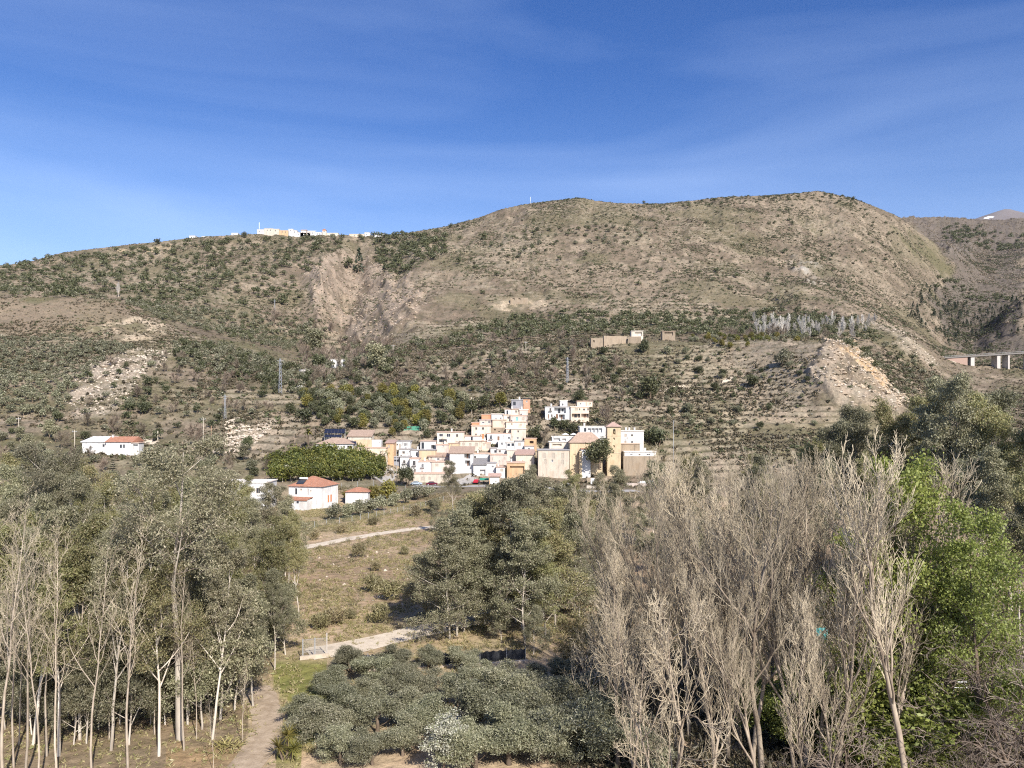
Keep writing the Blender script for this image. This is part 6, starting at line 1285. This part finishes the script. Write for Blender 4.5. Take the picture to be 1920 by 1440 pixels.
for f_ in (0, .5, 1):
    mb = MB(); mb.bar((L * f_, .9 * f_ - .06, -.3), (L * f_, .9 * f_ - .06, 2.6 if f_ == 1 else 2.2), .07, 6); mb.build('post', STEEL if f_ < 1 else CONC, g)

# terrace with white railing on the right
Yr = 60.0; zr_ = wz(1304, Yr)
rw = thing('terrace_wall', 'ochre terrace wall with a brick coping at the lower right', 'wall', (wx(1770, Yr), Yr, 0))
mb = MB(); mb.box(-2.2, 0, -.5, 2.0, 5, zr_); mb.build('wall', plain('ochre_plaster', (.36, .33, .12), .9), rw); mb = MB(); mb.box(-2.3, -.12, zr_ + .003, 2.1, .25, zr_ + .16); mb.build('coping', plain('brick_coping', (.5, .32, .24), .9), rw)
rl = thing('white_railing', 'white metal railing on the ochre terrace wall', 'railing', (wx(1770, Yr), Yr + .1, zr_ + .16))
for x in (-.75, .75):
    mb = MB(); mb.box(x - .06, -.06, 0, x + .06, .06, 1.15); mb.build('post', WHITEM, rl)
mb = MB()
for i in range(12): x = -.62 + i * .113; mb.box(x, -.015, .1, x + .03, .015, .95)
mb.box(-.69, -.025, .951, .69, .025, 1.0); mb.box(-.69, -.025, .05, .69, .025, .1); mb.build('panel', WHITEM, rl)
mb = MB(); mb.box(-2.1, -.02, .85, -.81, .02, .9); mb.box(-2.1, -.02, .4, -.81, .02, .45); mb.box(.81, -.02, .85, 1.9, .02, .9); mb.box(.81, -.02, .4, 1.9, .02, .45); mb.build('rail', WHITEM, rl)

for px, Y, w_, h_, lab in ((1530, 90, 1.4, 1.6, 'turquoise sheet hanging in the thicket behind the bare poplars'), (1702, 86, 1.0, 1.7, 'small turquoise sheet beside the tallest poplar trunk'), (1756, 87, 1.6, 1.2, 'turquoise sheet under the bright green tree')):
    X, Y, z = at(px, Y); o = thing('tarpaulin', lab, 'tarpaulin', (X, Y, z)); mb = MB(); n = 10
    for i in range(n):
        a, b = i / n * w_, (i + 1) / n * w_; ya, yb = .12 * math.sin(i * 1.9), .12 * math.sin((i + 1) * 1.9)
        mb.quad((a, ya, .1), (b, yb, .1), (b, yb * .5, h_), (a, ya * .5, h_)); mb.quad((a, ya + .02, .1), (a, ya * .5 + .02, h_), (b, yb * .5 + .02, h_), (b, yb + .02, .1))
    mb.build('sheet', TURQ, o)
    for x in (0, w_): mb = MB(); mb.bar((x, 0, -.2), (x, 0, h_ + .1), .04, 6); mb.build('post', POLEW, o)


def car(px, Y, rz, col, label, cname, cat='car', van=False, z=None):
    X, Y, z = at(px, Y, z); o = thing('parked_car', label, cat, (X, Y, z + .02), rz)
    paint = plain('paint_' + cname, col, .3, .2, .05, 2, .5)
    L, w = 2.1, .84
    prof = [(-L, .35), (-L, .82), (-1.75, .95), (-1.45, 1.0), (-1.0, 1.42), (.35, 1.45), (1.0, 1.0), (1.9, .86), (L, .7), (L, .35)] if not van else [(-L, .35), (-L, 1.7), (-1.9, 1.85), (1.0, 1.85), (1.5, 1.15), (L, .95), (L, .35)]
    mb = MB(); n = len(prof)
    ws = [w if z_ < 1.05 else w * .82 for x, z_ in prof]
    for i in range(n):
        j = (i + 1) % n; (a, b), (c, d) = prof[i], prof[j]
        mb.quad((a, -ws[i], b), (a, ws[i], b), (c, ws[j], d), (c, -ws[j], d))
    mb.quad(*[(p[0], -q, p[1]) for p, q in zip(prof, ws)]); mb.quad(*[(p[0], q, p[1]) for p, q in zip(prof, ws)][::-1])
    mb.build('body', paint, o)
    for s in (-1, 1):
        mb = MB(); y = s * (w * .92 + .01) if not van else s * (w * .84 + .02)
        mb.quad((-1.3, s * .86, 1.03), (.75, s * .86, 1.03), (.3, s * .74, 1.38), (-.95, s * .74, 1.38)) if not van else mb.quad((.2, s * .86, 1.2), (1.2, s * .86, 1.2), (.95, s * .75, 1.7), (.2, s * .75, 1.7))
        mb.build('side_window', GLASS, o)
        for x in (-1.3, 1.25):
            mb = MB(); mb.bar((x, s * .7, .32), (x, s * .87, .32), .32, 14); wh = mb.build('wheel', RUBBER, o); mb = MB(); mb.bar((x, s * .865, .32), (x, s * .89, .32), .19, 10); mb.build('rim', STEEL, wh)
    mb = MB()
    if not van: mb.quad((.42, -.68, 1.42), (.42, .68, 1.42), (1.02, .76, 1.02), (1.02, -.76, 1.02))
    else: mb.quad((1.05, -.68, 1.8), (1.05, .68, 1.8), (1.49, .76, 1.2), (1.49, -.76, 1.2))
    wsd = mb.build('windscreen', GLASS, o); wsd.location = (.02, 0, .02)
    for s in (-1, 1): mb = MB(); mb.box(L - .02, s * .6 - .16, .62, L + .02, s * .6 + .16, .74); mb.build('headlight', WHITEM, o)
    return o


car(810, 280.6, 0, (.12, .012, .03), 'burgundy saloon parked in front of the low cream roadside building', 'burgundy')
car(781, 280.8, 0, (.42, .5, .58), 'pale blue-grey car half hidden by the dark broad tree', 'pale_blue')
car(894, 282.5, 1.35, (.5, .03, .05), 'red car parked nose-out before the white garage door', 'red')
car(1062, 272, .1, (.02, .022, .03), 'dark car glimpsed between the eucalyptus below the beige building', 'black')
car(1206, 281, .1, (.75, .76, .78), 'white car parked at the right end of the village, left of two', 'white'); car(1218, 283, .2, (.6, .62, .65), 'silver-white car parked at the right end of the village, right of two', 'silver')
sg = thing('notice_board', 'white notice board on two posts below the church forecourt', 'sign', at(1111, 274)); mb = MB(); mb.box(-.65, -.04, 1.0, .65, .04, 3.0); mb.build('board', WHITEM, sg)
for x in (-.5, .5): mb = MB(); mb.bar((x, .08, -.2), (x, .08, 2.8), .05, 6); mb.build('post', STEEL, sg)
low_wall([(1100, 283), (1120, 283), (1139, 283)], 2.0, .4, 'tan retaining wall under the church forecourt', WC['tan'], 'retaining_wall')
low_wall([(943, 279), (977, 279)], .9, .35, 'low cream wall in front of the orange garage', WC['cream'])
low_wall([(1100, 268), (1135, 267)], 1.0, .35, 'low pale yellow wall below the white notice board', WC['cream'])
low_wall([(1175, 276), (1215, 275)], 1.2, .4, 'low pink wall at the right end of the village road', WC['pink'])
sk_ = thing('green_awning', 'green awning beside the red car on the ramp', 'awning', at(908, 281)); mb = MB(); mb.quad((-1.7, -1, 1.5), (1.7, -1, 1.5), (1.7, 1, 2.1), (-1.7, 1, 2.1)); mb.quad((-1.7, -1, 1.45), (-1.7, 1, 2.05), (1.7, 1, 2.05), (1.7, -1, 1.45)); mb.build('canvas', plain('green_canvas', (.03, .25, .16), .7), sk_)
for x in (-1.6, 1.6):
    for y, zz in ((-.9, 1.5), (.9, 2.05)): mb = MB(); mb.bar((x, y, -.2), (x, y, zz), .04, 6); mb.build('post', STEEL, sk_)
for px, lab in ((1060, 'left white parasol over the roof garden behind the beige building'), (1075.5, 'right white parasol over the roof garden behind the beige building')):
    o = thing('parasol', lab, 'parasol', (wx(px, 304), 304, wz(819, 304))); mb = MB(); mb.bar((0, 0, 0), (0, 0, 1.5), .04, 6); mb.build('pole', STEEL, o); mb = MB(); mb.bar((0, 0, .85), (0, 0, 1.55), 1.5, 12, .05); mb.build('canopy', WHITEM, o)


def solar(px0, px1, py_b, py_t, Y, n, label):
    X0, X1 = wx(px0, Y), wx(px1, Y); zb, zt = wz(py_b, Y), wz(py_t, Y); o = thing('solar_panel_rack', label, 'solar panels', (X0, Y, zb)); w = (X1 - X0) / n; h = zt - zb
    for i in range(n):
        a, b = i * w + .03, (i + 1) * w - .03; mb = MB(); mb.quad((a, 0, 0), (b, 0, 0), (b, h * .8, h), (a, h * .8, h)); mb.quad((a, .06, -.04), (a, h * .8 + .06, h - .04), (b, h * .8 + .06, h - .04), (b, .06, -.04))
        mb.quad((a, 0, 0), (a, .06, -.04), (b, .06, -.04), (b, 0, 0)); mb.quad((a, h * .8, h), (b, h * .8, h), (b, h * .8 + .06, h - .04), (a, h * .8 + .06, h - .04)); mb.build('panel', plain('solar_glass', (.02, .025, .05), .25, .3, .2, 4, .5), o)
    mb = MB()
    for i in range(n + 1): x = i * w; mb.bar((x, h * .8 + .1, -3), (x, h * .8 + .1, h - .1), .05, 5); mb.bar((x, .1, -3), (x, .1, -.06), .05, 5)
    mb.build('frame', STEEL, o)


solar(607.5, 646, 812.5, 804, 302, 6, 'long rack of dark solar panels on the bank behind the bungalow'); solar(608, 640, 819.5, 815, 300, 7, 'lower short rack of tilted solar panels behind the bungalow roof'); solar(653, 667, 833, 827.5, 288.5, 3, 'three tilted solar panels at the right end of the bungalow roof')
X, Y, z = hit(574, 702); tk = thing('water_tank', 'round grey water tank on the terrace left of the white ravine house', 'tank', (X, Y, z)); r_ = 13 / F * Y
mb = MB(); mb.bar((0, 0, -2), (0, 0, 2.4), r_, 24); mb.build('tank_wall', CONC, tk, False); mb = MB(); mb.bar((0, 0, 2.404), (0, 0, 2.6), r_ * 1.03, 24); mb.bar((0, 0, 2.604), (0, 0, 3.4), .5, 8); mb.build('lid', CONC, tk)

# the viaduct at the mouth of the gorge
Yb = 600; kb = Yb / F; br = thing('viaduct', 'road bridge with a brick arch and pale piers across the gorge mouth', 'bridge', (wx(1765, Yb), Yb, wz(676, Yb)))
mb = MB(); L = 240 * kb; a = (0, 0, 3.5 * kb)
sl = 9.5 * kb / (155 * kb)
mb.quad((-4, 0, 3.2 * kb), (L, 0, 3.2 * kb + L * sl), (L, 0, 5.6 * kb + L * sl), (-4, 0, 5.6 * kb)); mb.quad((-4, 0, 5.6 * kb), (L, 0, 5.6 * kb + L * sl), (L, 9, 5.6 * kb + L * sl), (-4, 9, 5.6 * kb)); mb.quad((-4, 9, 3.2 * kb), (-4, 9, 5.6 * kb), (L, 9, 5.6 * kb + L * sl), (L, 9, 3.2 * kb + L * sl)); mb.quad((-4, 0, 3.2 * kb), (-4, 9, 3.2 * kb), (L, 9, 3.2 * kb + L * sl), (L, 0, 3.2 * kb + L * sl)); mb.quad((-4, 0, 3.2 * kb), (-4, 0, 5.6 * kb), (-4, 9, 5.6 * kb), (-4, 9, 3.2 * kb)); mb.quad((L, 0, 3.2 * kb + L * sl), (L, 9, 3.2 * kb + L * sl), (L, 9, 5.6 * kb + L * sl), (L, 0, 5.6 * kb + L * sl))
mb.build('deck', plain('grey_deck', (.2, .185, .17), .9), br)
mb = MB(); mb.box(-2, -.3, 5.65 * kb, L, -.15, 5.7 * kb + .05) if False else mb.bar((-2, .1, 5.6 * kb + .8), (L, .1, 5.6 * kb + .8 + L * sl), .08, 5)
for i in range(40): x = -2 + (L + 2) * i / 39; mb.bar((x, .1, 5.6 * kb + (x) * sl - .02), (x, .1, 5.6 * kb + .8 + x * sl), .05, 4)
mb.build('parapet_rail', STEEL, br)
n = 16; x0, x1 = 5 * kb, 50 * kb; cxx = 17 * kb; rA = 30 * kb; mb = MB(); ma = MB()
def az(x): t = (x - 8 * kb) / (26 * kb); return -13 * kb + 12 * kb * math.sqrt(max(0, 1 - min(1, abs(t)) ** 2))
for i in range(n):
    a, b = x0 + (x1 - x0) * i / n, x0 + (x1 - x0) * (i + 1) / n
    za, zb_ = (az(a), az(b)) if b < 34.5 * kb else (-14 * kb, -14 * kb)
    for y in (.6, 8.4): mb.quad((a, y, za), (b, y, zb_), (b, y, 3.1 * kb + b * sl), (a, y, 3.1 * kb + a * sl))
    mb.quad((a, .6, za), (a, 8.4, za), (b, 8.4, zb_), (b, .6, zb_))
    if b < 34.5 * kb: ma.quad((a, .5, za - .01), (b, .5, zb_ - .01), (b, .5, zb_ + .9), (a, .5, za + .9)); ma.quad((a, .5, za + .9), (b, .5, zb_ + .9), (b, .59, zb_ + .9), (a, .59, za + .9)); ma.quad((a, .5, za - .01), (a, .59, za - .01), (b, .59, zb_ - .01), (b, .5, zb_ - .01))
mb.build('spandrel', plain('pink_brick', (.36, .25, .2), .9), br); ma.build('arch_ring', WC['cream'], br)
for px, w_, dn in ((1825, 3.0, 24), (1874, 2.6, 20), (1893, 1.2, 12), (1935, 2.6, 18)):
    x = (px - 1765) * kb; mb = MB(); mb.box(x - w_ / 2, .8, -dn, x + w_ / 2, 8.2, 3.18 * kb + x * sl - .02); mb.build('pier', CONC, br)

# palms, yucca, araucarias, cut palm leaves
def frond(mb_v, base, az_, el, L, w, n=6, droop=1.0, rs=rnd):
    pts = []; p = Vector(base); e = el
    for i in range(n + 1):
        pts.append(p.copy()); p = p + Vector((math.cos(az_) * math.cos(e), math.sin(az_) * math.cos(e), math.sin(e))) * L / n; e -= droop / n
    side = Vector((-math.sin(az_), math.cos(az_), 0))
    for i in range(n):
        wa = w * (1 - (i / n) ** 2) * (.4 if i == 0 else 1); wb_ = w * (1 - ((i + 1) / n) ** 2)
        mb_v.quad(pts[i] - side * wa, pts[i + 1] - side * wb_, pts[i + 1] + side * wb_, pts[i] + side * wa)


def palm(px, Y, h, nf, L, w, label, name, cat, heads=((0, 0, 1),), leaf=L_CIT, el=(-.3, 1.3), droop=1.4, trunk_r=.2, z=None):
    X, Y, z = at(px, Y, z); o = thing(name, label, cat, (X, Y, z))
    for hx, hy, hs in heads:
        mb = MB(); mb.bar((hx * .3, hy * .3, -.3), (hx, hy, h * hs), trunk_r, 8, trunk_r * .7); mb.build('trunk', B_BROWN, o)
        mb = MB()
        for i in range(nf): frond(mb, (hx, hy, h * hs), i * 2.4 + rnd.random(), rnd.uniform(*el), L * rnd.uniform(.8, 1.1), w, 6, droop)
        mb.build('crown', leaf, o)


palm(537, 59.5, 1.25, 60, 1.15, .045, 'spiky yucca with three heads beside the dirt track at the bottom edge', 'yucca', 'yucca', ((0, .4, 1.35), (-.55, -.2, .8), (.65, -.25, .75)), L_YEL, (-.5, 1.4), .5, .12)
palm(578, 292, 5.4, 40, 2.6, .3, 'short date palm left of the solar bungalow', 'date_palm', 'palm', z=wz(836, 292), trunk_r=.3)
palm(848, 600, 7, 30, 3, .3, 'palm tree in the band at the foot of the main hill', 'date_palm', 'palm') if False else None
def araucaria(px, Y, py_t, py_b, label):
    z0 = gz(wx(px, Y), Y); h = wz(py_t, Y) - z0; o = thing('araucaria', label, 'conifer', (wx(px, Y), Y, z0)); mb = MB(); mb.bar((0, 0, -.3), (0, 0, h), .2, 8, .03); mb.build('trunk', B_EUC, o); mb = MB(); n = 13
    for i in range(n):
        f_ = .3 + .68 * i / n; R_ = h * .3 * (1 - f_) ** .8 + .25
        for j in range(9): frond(mb, (0, 0, h * f_), j * .698 + i * .3, .22, R_, R_ * .13 + .08, 4, -.25); frond(mb, (0, 0, h * f_ + .05), j * .698 + i * .3 + .2, .1, R_ * .9, R_ * .08 + .08, 4, -.25)
    mb.build('crown', L_CONI, o)
araucaria(212, 230, 858, 905, 'araucaria with a regular tiered crown among the left treetops'); araucaria(278, 234, 845, 915, 'taller araucaria half hidden behind the tallest left eucalyptus')
X, Y, z = at(425, 61.5); cp = thing('cut_palm_leaves', 'heap of yellowed cut palm leaves beside the dirt track', 'leaf heap', (X, Y, z)); mb = MB()
for i in range(60): frond(mb, (rnd.uniform(-1, 1), rnd.uniform(-.5, .5), .1), rnd.random() * 6.28, rnd.uniform(.1, .9), 1.3, .05, 4, .8)
mb.build('leaves', leafmat('straw_leaf', (.4, .33, .12), (.6, .5, .22), .2), cp)
P = np.array([at(rnd.uniform(905, 940), rnd.uniform(75, 79)) for i in range(70)] + [at(rnd.uniform(1085, 1130), rnd.uniform(79, 84)) for i in range(90)] + [at(rnd.uniform(590, 780), rnd.uniform(105, 150)) for i in range(60)]); rocks(P, R.uniform(.12, .5, len(P)), 'stones', 'loose pale stones on the bank and the stony field')
# ------------------------------------------------------------------ thin haze of the valley air
m = bpy.data.materials.new('haze_air'); m.use_nodes = True; nt = m.node_tree; nt.nodes.clear()
out = nt.nodes.new('ShaderNodeOutputMaterial'); vo = nt.nodes.new('ShaderNodeVolumePrincipled')
vo.inputs['Color'].default_value = (.75, .85, 1, 1); vo.inputs['Density'].default_value = HAZE; vo.inputs['Anisotropy'].default_value = .2
nt.links.new(vo.outputs[0], out.inputs['Volume'])
mb = MB(); mb.box(-9000, -600, float(min(ZG.min(), 0)) - 1.0, 9000, 9200, 2000); hz = mb.build('haze', m); tag(hz, 'thin blue air haze over the valley', kind='stuff'); hz.visible_shadow = True
SC.cycles.volume_bounces = 0
